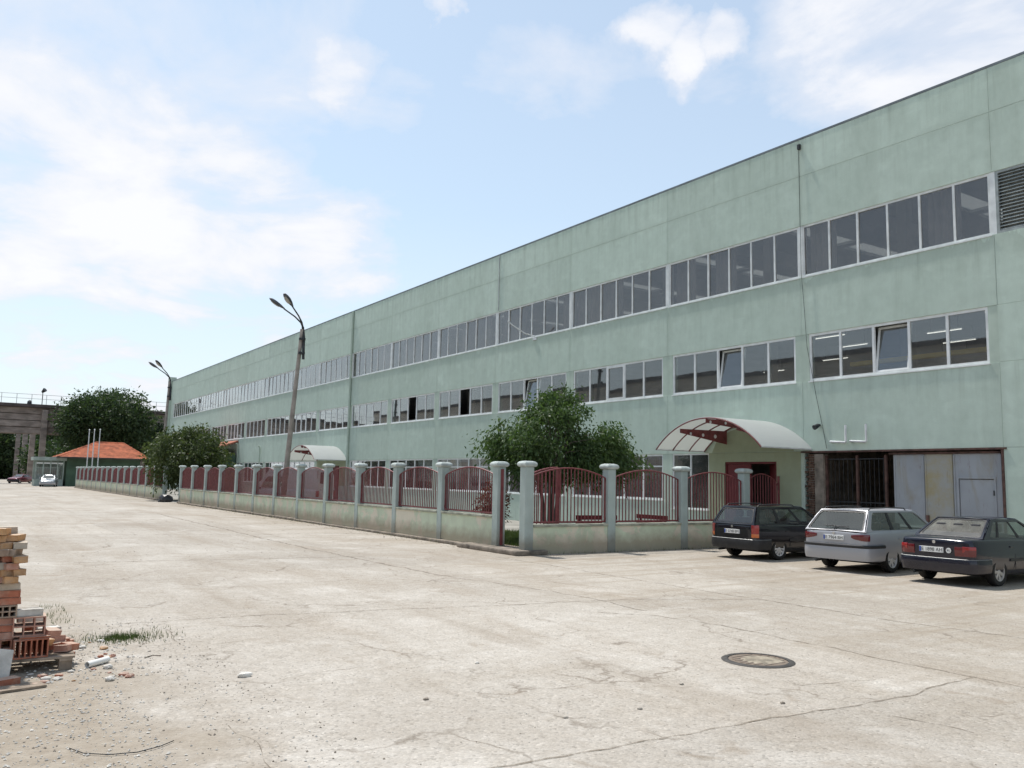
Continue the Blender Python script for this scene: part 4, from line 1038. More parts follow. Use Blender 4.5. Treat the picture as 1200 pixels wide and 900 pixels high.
# ================================================================ gatehouse, kiosk, flagpoles
gh_ = thing('gatehouse', 'small dark green gatehouse with orange tiled hip roof', 'building', (17.6, 130, 0))
mb = MB(); mb.box(-4.4, 4.6, -3.4, 4, 0, 3.95); mb.build('wall', 'green_wall', gh_)
mb = MB(); e = 5.5
A = [(-5.6,-4.6,3.85),(5.6,-4.6,3.85),(5.6,5.0,3.85),(-5.6,5.0,3.85),(-.6,.2,6.0),(2.9,.2,6.0)]
mb.add(A, [(0,1,5,4),(1,2,5),(2,3,4,5),(3,0,4),(3,2,1,0)]); rf = mb.build('roof', 'tile_roof', gh_)
mb = MB()
for k in range(1, 15):                      # tile courses standing proud
    f = k/15.0
    a = Vector(A[0]).lerp(Vector(A[4]), f); b = Vector(A[1]).lerp(Vector(A[5]), f); mb.tube([a, b], .05, 4)
    a2 = Vector(A[3]).lerp(Vector(A[4]), f); mb.tube([a, a2], .05, 4)
mb.build('tile_course', 'tile_roof', rf)
mb = MB(); mb.tube([A[0], A[4]], .1, 6); mb.tube([A[1], A[5]], .1, 6); mb.tube([A[4], A[5]], .1, 6); mb.build('ridge_tile', 'tile_roof', rf)
mb = MB(); mb.box(-5.7, 5.7, -4.72, -4.60, 3.68, 3.86); mb.box(-5.72, -5.6, -4.7, 5, 3.68, 3.86); mb.build('fascia', 'dark_cap', gh_)
for x in (-3.2, .2):
    mb = MB(); mb.box(x, x+1.6, -3.44, -3.38, 1.2, 2.6); w_ = mb.build('window', 'white_frame', gh_); mb = MB(); mb.box(x+.1, x+1.5, -3.46, -3.445, 1.3, 2.5); mb.build('pane', 'glass_clean', w_)
ks = thing('guard_kiosk', 'flat roofed pale green guard kiosk with glazed front beside gatehouse', 'kiosk', (11.2, 128, 0))
mb = MB(); mb.box(-1.9, 1.95, -1.8, 2.4, 3.3, 3.75); mb.build('roof', 'kiosk_paint', ks)
mb = MB(); mb.box(-1.6, 1.7, -1.4, 2.2, 0, .85); mb.box(-1.6, 1.7, 2.0, 2.2, .85, 3.3); mb.build('wall', 'kiosk_paint', ks)
for x in (-1.6, -.75, .1, .9, 1.6):
    mb = MB(); mb.box(x, x+.12, -1.42, -1.30, .85, 3.3); mb.build('post', 'kiosk_paint', ks)
for x in (-1.48, -.63, .22, 1.02):
    mb = MB(); mb.box(x, x+.72 if x < 1 else x+.55, -1.37, -1.36, .9, 2.85); mb.build('pane', 'glass_clean', ks)
    mb = MB(); mb.box(x, x+.72 if x < 1 else x+.55, -1.39, -1.34, 2.87, 3.05); mb.build('transom', 'white_frame', ks)
for k, x in enumerate((14.55, 15.0, 15.5)):
    fp = thing('flagpole', 'bare slim white flagpole standing behind the far fence end', 'flagpole', (x, 118-1.0*k, 0), 0, 'bare flagpoles before the gatehouse')
    mb = MB(); mb.tube([(0,0,0),(0,0,7.1)], [.075,.05], 8); mb.build('pole', 'white_steel', fp, smooth=60)
    mb = MB(); mb.lathe([(.01,7.08),(.09,7.12),(.09,7.2),(.01,7.25)], 8); mb.build('finial', 'white_steel', fp)
    mb = MB(); mb.lathe([(.16,0),(.16,.06),(.09,.1)], 10); mb.build('base_plate', 'concrete', fp)
# little shed roof between the gap tree and the factory
sh_ = thing('lean_to', 'reddish roofed lean-to shed behind the tree against factory wall', 'shed', (21.6, 88, 0))
mb = MB(); mb.box(-1.2, 2.0, -3, 3, 0, 3.9); mb.build('wall', 'green_wall', sh_)
mb = MB(); mb.add([(-1.6,-3.4,3.9),(2.05,-3.4,5.3),(2.05,3.4,5.3),(-1.6,3.4,3.9),(-1.6,-3.4,3.75),(2.05,-3.4,5.15),(2.05,3.4,5.15),(-1.6,3.4,3.75)], [(0,1,2,3),(7,6,5,4),(0,4,5,1),(1,5,6,2),(2,6,7,3),(3,7,4,0)]); mb.build('roof', 'roof_red', sh_)

# ================================================================ craneway
cw = thing('concrete_craneway', 'tall weathered concrete craneway with panel wall on slim columns', 'craneway', (12.1, 150, 0))
cols = [(0, 0, 11.3), (.0, 20, 10.9), (.0, 37, 10.6), (.0, 57, 10.2), (.0, 77, 10.0), (-7, 0, 11.3), (7.2, 0, 11.3), (14.4, 0, 11.3)]
for k, (x, y, z) in enumerate(cols):
    mb = MB(); mb.box(x-.42, x+.42, y-.4, y+.4, 0, z); 
    if y > 0: mb.box(x-.7, x+.7, y-.55, y+.55, z, z+.55)
    mb.build('column', 'old_concrete', cw, bevel=.05)
rr = random.Random(9)
pnl = MB().box(.05, 7.12, 0, .25, .06, .98).mesh('wall_panel', 'old_concrete', bevel=.03)
for i in range(-4, 7):
    for j in range(4):
        link('wall_panel', pnl, cw, (-14+7.2*i*1.0+7.0+.2, .42-.10*(j % 2)+rr.uniform(-.05,.05), 7.55+j*1.02))
mb = MB(); mb.box(-36, 44, .72, 1.0, 7.5, 11.6); mb.build('wall', 'old_concrete', cw)
mb = MB(); mb.box(-36, 44, -.5, 1.6, 11.65, 12.1); mb.build('crane_beam', 'dark_cap', cw)
for x in range(-36, 45, 2):
    mb = MB(); mb.box(x*1.0, x+.07, -.3, -.23, 12.1, 13.6); mb.build('railing_post', 'galvanised', cw)
for z in (12.9, 13.56):
    mb = MB(); mb.box(-36, 44, -.29, -.24, z, z+.05); mb.build('handrail', 'galvanised', cw)
fl = thing('flood_lamp', 'small dark floodlight on a post above the craneway', 'lamp', (11.6, 150.2, 12.1))
mb = MB(); mb.tube([(0,0,0),(0,0,2.0)], .06, 8); mb.build('post', 'dark_metal', fl); mb = MB(); mb.tube([(-.1,0,1.95),(.25,-.35,2.35)], [.16,.34], 10); mb.build('lamp_head', 'dark_metal', fl)
mb = MB(); mb.lathe([(.35,12.1),(.3,12.5),(.1,12.7)], 10, 'z', (9.9,150,0)); tag(mb.build('roof_vent', 'dark_metal'), 'small dark vent stub on top of craneway', 'vent')
# ================================================================ vehicles
def ring_half(w, zb, zs, zt):
    return [(0, zb), (.78*w, zb), (.93*w, zb+.05), (.975*w, zb+.16), (w, zb+(zs-zb)*.52), (.992*w, zb+(zs-zb)*.74), (.965*w, zs-.05), (.935*w, zs-.012), (.90*w, zt-.012), (.5*w, zt), (0, zt+.006)]
def loft(stations, dark=None):
    vs = []; fs = []; mi = []
    n = None
    for (x, w, zb, zs, zt) in stations:
        h = ring_half(w, zb, zs, zt); full = h + [(-y, z) for (y, z) in h[-2:0:-1]]
        n = len(full); vs += [(x, y, z) for (y, z) in full]
    k = len(stations); half = len(ring_half(1, 0, 1, 1))
    for i in range(k-1):
        for j in range(n):
            fs.append((i*n+j, i*n+(j+1) % n, (i+1)*n+(j+1) % n, (i+1)*n+j))
            xm = (stations[i][0]+stations[i+1][0])/2
            jj = j if j < half-1 else n-1-j
            mi.append(1 if dark and dark[0] < xm < dark[1] and jj >= 8 else 0)
    fs += [tuple(range(n-1, -1, -1)), tuple((k-1)*n+j for j in range(n))]; mi += [0, 0]
    mb = MB(); mb.add(vs, fs); mb.mi = mi
    return mb
def rrect(u0, u1, v0, v1, ru, rv, n=4):
    pts = []
    for (cx, cy, a0) in ((u1-ru, v1-rv, 0), (u0+ru, v1-rv, 90), (u0+ru, v0+rv, 180), (u1-ru, v0+rv, 270)):
        for q in range(n+1):
            a = R(a0+90*q/n); pts.append((cx+ru*math.cos(a), cy+rv*math.sin(a)))
    return pts
def bil(BL, BR, TR, TL, bulge=0.0):
    BL, BR, TR, TL = map(Vector, (BL, BR, TR, TL)); nrm = (BR-BL).cross(TL-BL).normalized()
    def f(u, v): return BL*(1-u)*(1-v)+BR*u*(1-v)+TR*u*v+TL*(1-u)*v + nrm*(bulge*4*v*(1-v)*.5+bulge*4*u*(1-u)*.5)
    return f
def fill_patch(f, loops, mat, name, parent, thick=.0):
    bm = bmesh.new(); es = []
    for lp in loops:
        vv = [bm.verts.new((u, v, 0)) for (u, v) in lp]
        es += [bm.edges.new((vv[i], vv[(i+1) % len(vv)])) for i in range(len(vv))]
    bmesh.ops.triangle_fill(bm, edges=es, use_beauty=True)
    for v in bm.verts: v.co = f(v.co.x, v.co.y)
    bmesh.ops.recalc_face_normals(bm, faces=bm.faces)
    if thick: bmesh.ops.solidify(bm, geom=list(bm.faces), thickness=thick)
    me = bpy.data.meshes.new(name); bm.to_mesh(me); bm.free(); me.materials.append(MAT[mat])
    return link(name, me, parent)
def band(path, z0, z1, th, name, mat, parent, back=.04, lip=.03, taper=None):
    za, zb_ = z0, z1
    P = [Vector((x, y, 0)) for x, y in path]; vs = []; fs = []; n = len(P)
    for i, p in enumerate(P):
        d = (P[min(i+1, n-1)]-P[max(i-1, 0)]).normalized(); nn = Vector((d.y, -d.x, 0))
        a = p+nn*th; b = p-nn*back; m_ = p+nn*(th*.55)
        if taper is not None:
            q_ = i/(n-1) if taper > 0 else 1-i/(n-1)      # narrow at the inner end
            z0 = za+(zb_-za)*(.42-.42*min(1, q_*1.7)); z1 = zb_-(zb_-za)*(.18-.18*min(1, q_*1.7))
        H_ = z1-z0; l1 = p+nn*(th*.1); l2 = p+nn*(th*.85)
        vs += [(b.x, b.y, z0), (l1.x, l1.y, z0), (l2.x, l2.y, z0+H_*.30), (a.x, a.y, z0+H_*.62), (l2.x, l2.y, z1-H_*.10), (m_.x, m_.y, z1), (b.x, b.y, z1)]
    for i in range(n-1):
        for j in range(7): fs.append((7*i+j, 7*i+(j+1) % 7, 7*i+7+(j+1) % 7, 7*i+7+j))
    fs += [tuple(range(6, -1, -1)), tuple(7*(n-1)+j for j in range(7))]
    return MB().add(vs, fs).build(name, mat, parent, smooth=40)
wheel_cache = {}
def wheel(par, x, y, r, rimmat, spokes):
    key = (r, rimmat, spokes)
    if key not in wheel_cache:
        t = MB(); t.lathe([(r*.64,-.075),(r*.80,-.092),(r*.95,-.086),(r,-.06),(r,.06),(r*.95,.086),(r*.80,.092),(r*.64,.075),(r*.64,-.075)], 32, 'y', cap=False)
        tm = t.mesh('wheel', 'rubber', smooth=35)
        q = MB(); q.lathe([(r*.655,-.07),(r*.655,.082),(r*.60,.078),(r*.58,.05),(r*.58,-.07)], 28, 'y', cap=False)
        q.lathe([(r*.16,.0),(r*.16,.066),(r*.10,.074)], 14, 'y')
        for s_ in range(spokes):
            a = 2*math.pi*s_/spokes; u = Vector((math.cos(a),0,math.sin(a))); w = Vector((-math.sin(a),0,math.cos(a)))
            wi = r*.60*math.pi/spokes*.52
            a0 = u*r*.12; a1 = u*r*.60
            vs = []
            for (c, ww) in ((a0, wi*.55), (a1, wi)):
                for (sg, yy) in ((-1,.045),(1,.045),(1,.064),(-1,.064)): vs.append(tuple(c+w*sg*ww+Vector((0,yy,0))))
            q.add(vs, [(0,1,2,3),(7,6,5,4),(0,4,5,1),(1,5,6,2),(2,6,7,3),(3,7,4,0)])
        qm = q.mesh('rim', rimmat, smooth=40)
        b = MB(); b.lathe([(r*.60,.0),(r*.60,.03)], 24, 'y'); bm__ = b.mesh('brake_disc', 'dark_metal')
        wheel_cache[key] = (tm, qm, bm__)
    tm, qm, bm__ = wheel_cache[key]
    w = link('wheel', tm, par, (x, y, r)); w.rotation_euler = (0, 0, 0 if y > 0 else math.pi)
    link('rim', qm, w); link('brake_disc', bm__, w)
def plate(par, x, y, z, txt, w=.52, h=.112, tilt=0):
    mb = MB(); mb.box(-.012, .05, -w/2, w/2, -h/2, h/2); p = mb.build('number_plate', 'plate_white', par, bevel=.004, loc=(x, y, z)); p.rotation_euler = (0, tilt, 0)
    mb = MB(); mb.box(-.014, -.0122, w/2-.045, w/2-.004, -h/2+.004, h/2-.004); mb.build('country_band', 'plate_blue', p)
    tm = text_mesh('plate_text', txt, .104, 'plate_black', .001); o = link('plate_text', tm, p)
    o.matrix_local = Matrix(((0,0,-1,-.0135),(-1,0,0,-.02),(0,1,0,-.002),(0,0,0,1)))
    return p
def vehicle(sp, name, label, cat, loc, rz, group=None):
    t = thing(name, label, cat, loc, rz, group); pt = sp['paint']; W = sp['W']; c = sp['cabin']
    # lower body, wheel arches cut out
    body = loft(sp['st'], (c['xrb']-.02, c['xwb']+.05)).build('body', [pt, 'interior_dark'], t)
    sm = body.modifiers.new('round', 'SUBSURF'); sm.levels = 2; sm.render_levels = 2
    cut = MB(); r = sp['r']
    for x in (0, sp['wb']):
        for s_ in (-1, 1):
            vs = []; n = 28
            cut.lathe([(r+.055, s_*(W-.30)), (r+.055, s_*(W+.12))], n, 'y', (x, 0, r+.01), mi=1)
    co = cut.build('cutter', ['rubber', 'interior_dark'])
    md = body.modifiers.new('arch', 'BOOLEAN'); md.object = co; md.operation = 'DIFFERENCE'; md.solver = 'EXACT'
    bpy.context.view_layer.update()
    me = bpy.data.meshes.new_from_object(body.evaluated_get(bpy.context.evaluated_depsgraph_get()))
    body.modifiers.clear(); body.data = me; bpy.data.objects.remove(co)
    me.polygons.foreach_set('use_smooth', [True]*len(me.polygons)); me.set_sharp_from_angle(angle=R(38))
    # cabin
    wb_, wr = c['wb'], c['wr']; zr = c['zr']; zrb = c['zrb']; zwb = c['zwb']
    rear = bil((c['xrb'], wb_*.96, zrb), (c['xrb'], -wb_*.96, zrb), (c['xrr'], -wr, zr), (c['xrr'], wr, zr), .035)
    front = bil((c['xwb'], -wb_*.93, zwb), (c['xwb'], wb_*.93, zwb), (c['xrf'], wr, zr), (c['xrf'], -wr, zr), .04)
    sides = [bil((c['xrb'], -wb_*.96, zrb), (c['xwb'], -wb_*.93, zwb), (c['xrf'], -wr, zr), (c['xrr'], -wr, zr), .02),
             bil((c['xwb'], wb_*.93, zwb), (c['xrb'], wb_*.96, zrb), (c['xrr'], wr, zr), (c['xrf'], wr, zr), .02)]
    outer = [(u, 0) for u in np.linspace(0, 1, 9)[:-1]]+[(1, v) for v in np.linspace(0, 1, 5)[:-1]]+[(u, 1) for u in np.linspace(1, 0, 9)[:-1]]+[(0, v) for v in np.linspace(1, 0, 5)[:-1]]
    ro = rrect(*sp['rear_open'], .05, .12); fill_patch(rear, [outer, ro], sp.get('rear_mat', pt), 'rear_pillars', t, -.02)
    fill_patch(rear, [ro], sp.get('rear_glass', 'car_glass'), 'rear_window', t)
    u0_, u1_, v0_, v1_ = sp['rear_open']; ri = rrect(u0_+.03, u1_-.03, v0_+.05, v1_-.07, .05, .12)
    f_out = lambda u, v: rear(u, v)+Vector((-.006, 0, .003))
    fill_patch(f_out, [ro, ri], 'black_plastic', 'window_seal', t)
    fo = rrect(.06, .94, .10, .93, .04, .1); fill_patch(front, [outer, fo], pt, 'windscreen_pillars', t, -.02); fill_patch(front, [fo], 'car_glass', 'windscreen', t)
    for si, f in enumerate(sides):
        u0, u1, v0, v1 = sp['side_open']; fl_ = (lambda u: u) if si == 0 else (lambda u: 1-u)
        op = [(fl_(u), v) for u, v in rrect(u0, u1, v0, v1, .035, .14)]
        fill_patch(f, [outer, op], pt, 'side_pillars', t, -.02)
        cuts = [u0]+[p for p in sp['pillars']]+[u1]; hw = .018
        for a, b in zip(cuts[:-1], cuts[1:]):
            if sp.get('panel_from') is not None and a < sp['panel_from']: continue
            aa = a+(hw if a != u0 else 0); bb = b-(hw if b != u1 else 0)
            g_ = [(fl_(u), v) for u, v in rrect(aa, bb, v0, v1, .03, .12)]
            fill_patch(f, [g_], 'car_glass', 'side_window', t)
        for p in sp['pillars']:
            q = [(fl_(u), v) for u, v in ((p-hw*1.15, v0-.02), (p+hw*1.15, v0-.02), (p+hw*1.15, v1+.02), (p-hw*1.15, v1+.02))]
            fill_patch(f, [q], sp.get('pillar_mat', 'black_plastic'), 'door_pillar', t, -.012)
        if sp.get('panel_from') is not None:
            q = [(fl_(u), v) for u, v in rrect(u0-.01, sp['panel_from']+.005, v0-.03, v1+.03, .02, .05)]
            fill_patch(f, [q], pt, 'side_panel', t, -.012)
    nx, ny = 10, 10; vs = []; fs = []
    for i in range(nx+1):
        a = -1+2*i/nx; x = (c['xrr']+c['xrf'])/2+a*((c['xrf']-c['xrr'])/2+.015)
        for j in range(ny+1):
            b = -1+2*j/ny; vs.append((x, wr*1.02*b, zr-.012+.055*(1-abs(b)**3.5)*(1-.75*abs(a)**5)))
    for i in range(nx):
        for j in range(ny): fs.append((i*(ny+1)+j, (i+1)*(ny+1)+j, (i+1)*(ny+1)+j+1, i*(ny+1)+j+1))
    rf = MB().add(vs, fs).build('roof', pt, t, smooth=50)
    if sp.get('rails'):
        for s_ in (-1, 1):
            zz = zr+.03; y = s_*(wr-.035); L0, L1 = c['xrr']+.06, c['xrf']-.25
            mb = MB(); mb.tube([(L0, y, zz-.02), (L0+.08, y, zz+.035), ((L0+L1)/2, y, zz+.05), (L1-.08, y, zz+.035), (L1, y, zz-.02)], .014, 6); mb.build('roof_rail', 'black_plastic', rf, smooth=60)
    # seats
    for (x, ys) in ((c['xrb']*.3+c['xwb']*.7-.55, (-.36, .36)), (c['xrb']*.3+c['xwb']*.7-1.40, (-.38, 0, .38))):
        if sp.get('panel_from') is not None and len(ys) == 3: continue
        for y in ys:
            mb = MB(); hz = zr-.30
            mb.box(x, x+.14, y-.22, y+.22, zrb-.35, hz); mb.box(x-.01, x+.09, y-.11, y+.11, hz+.02, hz+.20); mb.build('seat', 'seat_cloth', t, bevel=.04)
    mb = MB(); mb.tube([(c['xwb']-.42, .36+.17*math.cos(a), zwb+.05+.17*math.sin(a)) for a in np.linspace(0, 6.28, 15)], .014, 5); mb.build('steering_wheel', 'black_plastic', t)
    # bumpers, sills, trims
    st = sp['st']; xr = st[0][0]
    half = [(s_[0], s_[1]) for s_ in st[:6] if s_[0] <= -r-.07]
    pl = [(x, y) for (x, y) in half[::-1]]; pl = [(-r-.075, W)]+pl
    path = [(x, -y) for x, y in pl]+[(xr-.012, -W*.35), (xr-.016, 0), (xr-.012, W*.35)]+[(x, y) for x, y in pl[::-1]]
    path = path[::-1]
    for (z0, z1, th, mt) in sp['bumper']: band(path, z0, z1, th, 'bumper', mt, t)
    xf = st[-1][0]; halff = [(s_[0], s_[1]) for s_ in st[-4:] if s_[0] > sp['wb']+r+.07]
    pf = [(sp['wb']+r+.08, W*.985)]+halff
    pathf = [(x, -y) for x, y in pf]+[(xf+.02, 0)]+[(x, y) for x, y in pf[::-1]]
    band(pathf, .28, .56, .03, 'bumper', sp['bumper'][0][3], t)
    # tail lights: (y0, y1 or wrap, z0, z1, mat)
    for s_ in (-1, 1):
        for (y0, wrap, z0, z1, mt) in sp['lights']:
            pts = [(xr, s_*y0)]+[(x, s_*y) for x, y in [(q[0], q[1]*.992) for q in st[:wrap+1]] if y > y0+.03]
            if s_ > 0: pts = pts[::-1]
            band(pts[::1], z0, z1, .014, 'tail_light', mt, t, back=.09, lip=.012, taper=(-1 if s_ > 0 else 1) if sp.get('almond') else None)
        hx = st[-2][0]; mb = MB(); mb.box(hx-.16, hx+.03, s_*(st[-2][1]-.30) if s_ > 0 else -st[-2][1]+.02, s_*(st[-2][1]-.02) if s_ > 0 else -(st[-2][1]-.30), .56, .68); mb.build('headlight', 'lamp_clear', t, bevel=.02)
        mb = MB(); mx = c['xwb']-.42; y = s_*(W+.0)
        mb.box(mx-.05, mx+.05, min(y, y+s_*.16), max(y, y+s_*.16), zwb+.03, zwb+.15); mb.build('wing_mirror', sp.get('mirror', 'black_plastic'), t, bevel=.025)
        for hx in sp['handles']:
            mb = MB(); yy = s_*(W*.985); mb.box(hx-.08, hx+.08, min(yy, yy+s_*.02), max(yy, yy+s_*.02), zrb-.17, zrb-.135); mb.build('door_handle', sp['paint'], t, bevel=.008)
        for dx in sp['seams']:
            mb = MB(); yy = s_*(W*.998); zs_ = .28
            mb.box(dx-.003, dx+.003, min(yy-.01*s_, yy+s_*.001), max(yy-.01*s_, yy+s_*.001), .34, zrb-.30); mb.build('door_seam', 'interior_dark', t)
        mb = MB(); yy = s_*(W*1.0); mb.box(r+.10, sp['wb']-r-.10, min(yy-.01*s_, yy+s_*.012), max(yy-.01*s_, yy+s_*.012), .50, .56); mb.build('side_trim', 'black_plastic', t, bevel=.005)
        for x in (0, sp['wb']): wheel(t, x, s_*(W-.105), r, sp['rim'], sp['spokes'])
    plate(t, xr-.016+sp.get('plate_dx', 0), sp.get('plate_y', 0), sp['plate_z'], sp['txt'])
    mb = MB(); mb.tube([(xr-.02, 0, zrb+.04), (xr+.0, .0, zrb+.05)], .012, 6)
    if sp.get('wiper'):
        a = rear(.5, .05)+Vector((-.015, 0, 0)); b = rear(.30, .22)+Vector((-.02, 0, 0)); d_ = rear(.72, .20)+Vector((-.02, 0, 0))
        mb = MB(); mb.tube([a, rear(.5, .2)+Vector((-.03, 0, 0))], .012, 6); mb.tube([b, d_], .010, 6); mb.build('rear_wiper', 'black_plastic', t)
    mb = MB(); mb.lathe([(.035, -.01), (.035, .0)], 12, 'x', (xr-.004, 0, sp['badge_z'])); mb.build('badge', 'chrome', t)
    mb = MB(); mb.tube([(xr+.25, W*.55, .24), (xr-.02, W*.55, .23)], .028, 8); mb.build('exhaust', 'dark_metal', t)
    mb = MB(); mb.box(-.1, sp['wb']+.1, -W*.7, W*.7, .17, .30); mb.box(-.08, .08, -W+.2, W-.2, r-.06, r+.02); mb.build('underbody', 'interior_dark', t)
    return t
def stations(xr, xf, W, br, bf, hood, nose):
    xw = xf-1.30
    return [(xr, W*.60, .42, br-.08, br-.06), (xr+.012, W*.78, .37, br-.04, br-.02), (xr+.05, W*.895, .33, br-.015, br+.005), (xr+.13, W*.955, .29, br, br+.02), (xr+.40, W*.99, .25, br+.005, br+.025), (-.1, W, .2, br+.005, br+.025),
            (.6, W, .18, br, br+.02), (1.3, W, .18, (br+bf)/2, (br+bf)/2+.02), (xw, W, .18, bf, bf+.025), (xw+.45, W*.985, .19, hood, hood+.03), (xf-.40, W*.955, .22, (hood+nose)/2+.02, (hood+nose)/2+.05), (xf-.10, W*.88, .28, nose+.02, nose+.03), (xf, W*.74, .36, nose-.06, nose-.05)]
wagon_black = dict(paint='paint_black', W=.85, r=.300, wb=2.52, st=stations(-.92, 3.32, .85, .93, .90, .85, .70),
    cabin=dict(xrb=-.885, zrb=.915, xrr=-.60, xrf=1.22, xwb=2.06, zwb=.90, zr=1.395, wb=.775, wr=.575),
    rear_open=(.04, .96, .06, .92), side_open=(.05, .955, .10, .88), pillars=[.34, .66], rear_glass='car_glass',
    bumper=[(.28, .55, .030, 'black_plastic'), (.538, .553, .026, 'galvanised')], lights=[(.665, 3, .60, .70, 'lamp_orange'), (.665, 3, .702, .93, 'lamp_red')],
    handles=[.32, 1.25], seams=[.42, 1.38], rim='rim_silver', spokes=10, plate_z=.74, plate_y=.0, txt='E 0748 BM', badge_z=.875, rails=True, wiper=False, mirror='paint_black')
wagon_silver = dict(paint='paint_silver', W=.885, r=.315, wb=2.70, st=stations(-1.06, 3.62, .885, .96, .93, .88, .72),
    cabin=dict(xrb=-1.02, zrb=.945, xrr=-.58, xrf=1.42, xwb=2.34, zwb=.93, zr=1.43, wb=.805, wr=.61),
    rear_open=(.018, .982, .035, .965), side_open=(.06, .97, .08, .92), pillars=[.36, .64],
    bumper=[(.29, .60, .030, 'paint_silver'), (.565, .655, .040, 'black_plastic')],
    lights=[(.45, 3, .745, .90, 'lamp_dark_red')], almond=True,
    handles=[.35, 1.35], seams=[.44, 1.45], rim='rim_silver', spokes=7, plate_z=.80, plate_y=.0, txt='E 7964 BH', badge_z=.90, rails=True, wiper=True, mirror='paint_silver')
sedan_blue = dict(paint='paint_blue', W=.85, r=.300, wb=2.60, st=stations(-.98, 3.36, .85, .955, .90, .85, .70),
    cabin=dict(xrb=-.46, zrb=.955, xrr=.18, xrf=1.22, xwb=2.12, zwb=.90, zr=1.355, wb=.775, wr=.575),
    rear_open=(.03, .97, .04, .975), side_open=(.08, .955, .10, .88), pillars=[.22, .58], rear_glass='car_glass_dusty',
    bumper=[(.28, .56, .032, 'paint_blue'), (.552, .566, .030, 'galvanised')], lights=[(.44, 3, .62, .81, 'lamp_dark_red'), (.60, 3, .68, .822, 'lamp_red')],
    handles=[.50, 1.38], seams=[.62, 1.46], rim='rim_dusty', spokes=7, plate_z=.725, plate_y=.06, txt='E 1898 AH', badge_z=.885, mirror='paint_blue')
vehicle(wagon_black, 'parked_car', 'black estate car with tall red and orange tail lights parked by fence', 'car', (18.85, 16.27, 0), R(0))
vehicle(wagon_silver, 'parked_car', 'silver estate car with dark bumper strip parked between two dark cars', 'car', (18.75, 12.98, 0), R(4))
sed = vehicle(sedan_blue, 'parked_car', 'dusty dark blue saloon car parked before the wicket door', 'car', (18.45, 10.30, 0), R(0))
mb = MB(); mb.lathe([(.055, -.008), (.055, 0)], 20, 'x', (-1.0, -.32, .725)); bs = mb.build('country_sticker', 'plate_white', sed)
o = link('sticker_text', text_mesh('sticker_text', 'BG', .055, 'plate_black', .001), bs); o.matrix_local = Matrix(((0,0,-1,-1.0095),(-1,0,0,-.32),(0,1,0,.725),(0,0,0,1)))
# far cars by the kiosk
far1 = dict(wagon_silver); far1.update(paint='paint_grey', txt='E 3051 BK', rails=False)
vehicle(far1, 'parked_car', 'pale grey car parked in front of the guard kiosk', 'car', (11.1, 123.2, 0), R(260))
far2 = dict(sedan_blue); far2.update(paint='paint_maroon', txt='E 4417 AK')
vehicle(far2, 'parked_car', 'maroon car parked beyond the kiosk by craneway columns', 'car', (10.2, 151.0, 0), R(235))
# white van behind the fence
van = dict(paint='paint_white', W=.97, r=.33, wb=3.0, st=stations(-1.0, 4.15, .97, 1.22, 1.15, 1.05, .85),
    cabin=dict(xrb=-.95, zrb=1.20, xrr=-.86, xrf=2.35, xwb=3.28, zwb=1.15, zr=2.38, wb=.89, wr=.80),
    rear_open=(.1, .9, .3, .85), side_open=(.60, .95, .08, .62), pillars=[.75], bumper=[(.3, .58, .04, 'black_plastic')],
    lights=[(.80, 3, .8, 1.15, 'lamp_red')], handles=[1.9], seams=[1.1, 2.0], rim='rim_silver', spokes=8, plate_z=.7, txt='E 2260 AB', badge_z=1.0)
vehicle(van, 'parked_van', 'white delivery van parked in the yard behind the fence', 'van', (17.9, 48.3, 0), math.atan2(.80, -.60))

# ================================================================ yard furniture behind the fence
def bench(x, y, rz, label):
    t = thing('garden_bench', label, 'bench', (x, y, 0), rz, 'maroon benches in the yard')
    for k in range(3):
        mb = MB(); mb.box(-.75, .75, -.25+.17*k, -.12+.17*k, .42, .46); mb.build('seat_slat', 'maroon_door', t)
    for k in range(2):
        mb = MB(); mb.box(-.75, .75, .27, .31, .58+.2*k, .72+.2*k); mb.build('back_slat', 'maroon_door', t)
    for x_ in (-.6, .6):
        mb = MB(); mb.box(x_-.03, x_+.03, -.22, -.16, 0, .42); mb.build('leg', 'dark_metal', t)
        mb = MB(); mb.box(x_-.03, x_+.03, .22, .268, 0, .9); mb.build('leg', 'dark_metal', t)
bench(20.2, 21.6, R(90), 'maroon slatted bench beside the near entrance canopy')
bench(17.6, 21.9, R(170), 'maroon slatted bench under the garden tree')
bench(20.5, 56.4, R(90), 'maroon slatted bench beside the far entrance canopy')

# ================================================================ manhole, debris, bricks
mh = thing('manhole_cover', 'round rusty iron manhole cover set in the concrete yard', 'manhole cover', (7.92, 6.82, 0))
mb = MB(); mb.lathe([(.335,.004),(.335,.012),(.345,.016),(.385,.014),(.41,.004)], 40, 'z', cap=False); mb.build('ring', 'iron_ring', mh, smooth=40)
mb = MB(); mb.lathe([(.328,.003),(.328,.008),(.31,.010)], 40); cv = mb.build('cover', 'iron', mh, smooth=30)
for k in range(-3, 4):
    L_ = math.sqrt(.29**2-(k*.08)**2); mb = MB(); mb.box(-L_, L_, k*.08-.016, k*.08+.016, .0095, .015); mb.build('cover_rib', 'iron', cv, bevel=.003)
mb = MB(); mb.lathe([(.24,.0102),(.20,.0165),(.02,.0185)], 14, 'z', (.03,-.03,0)); mb.build('soil', 'soil_in_manhole', mh, smooth=60)

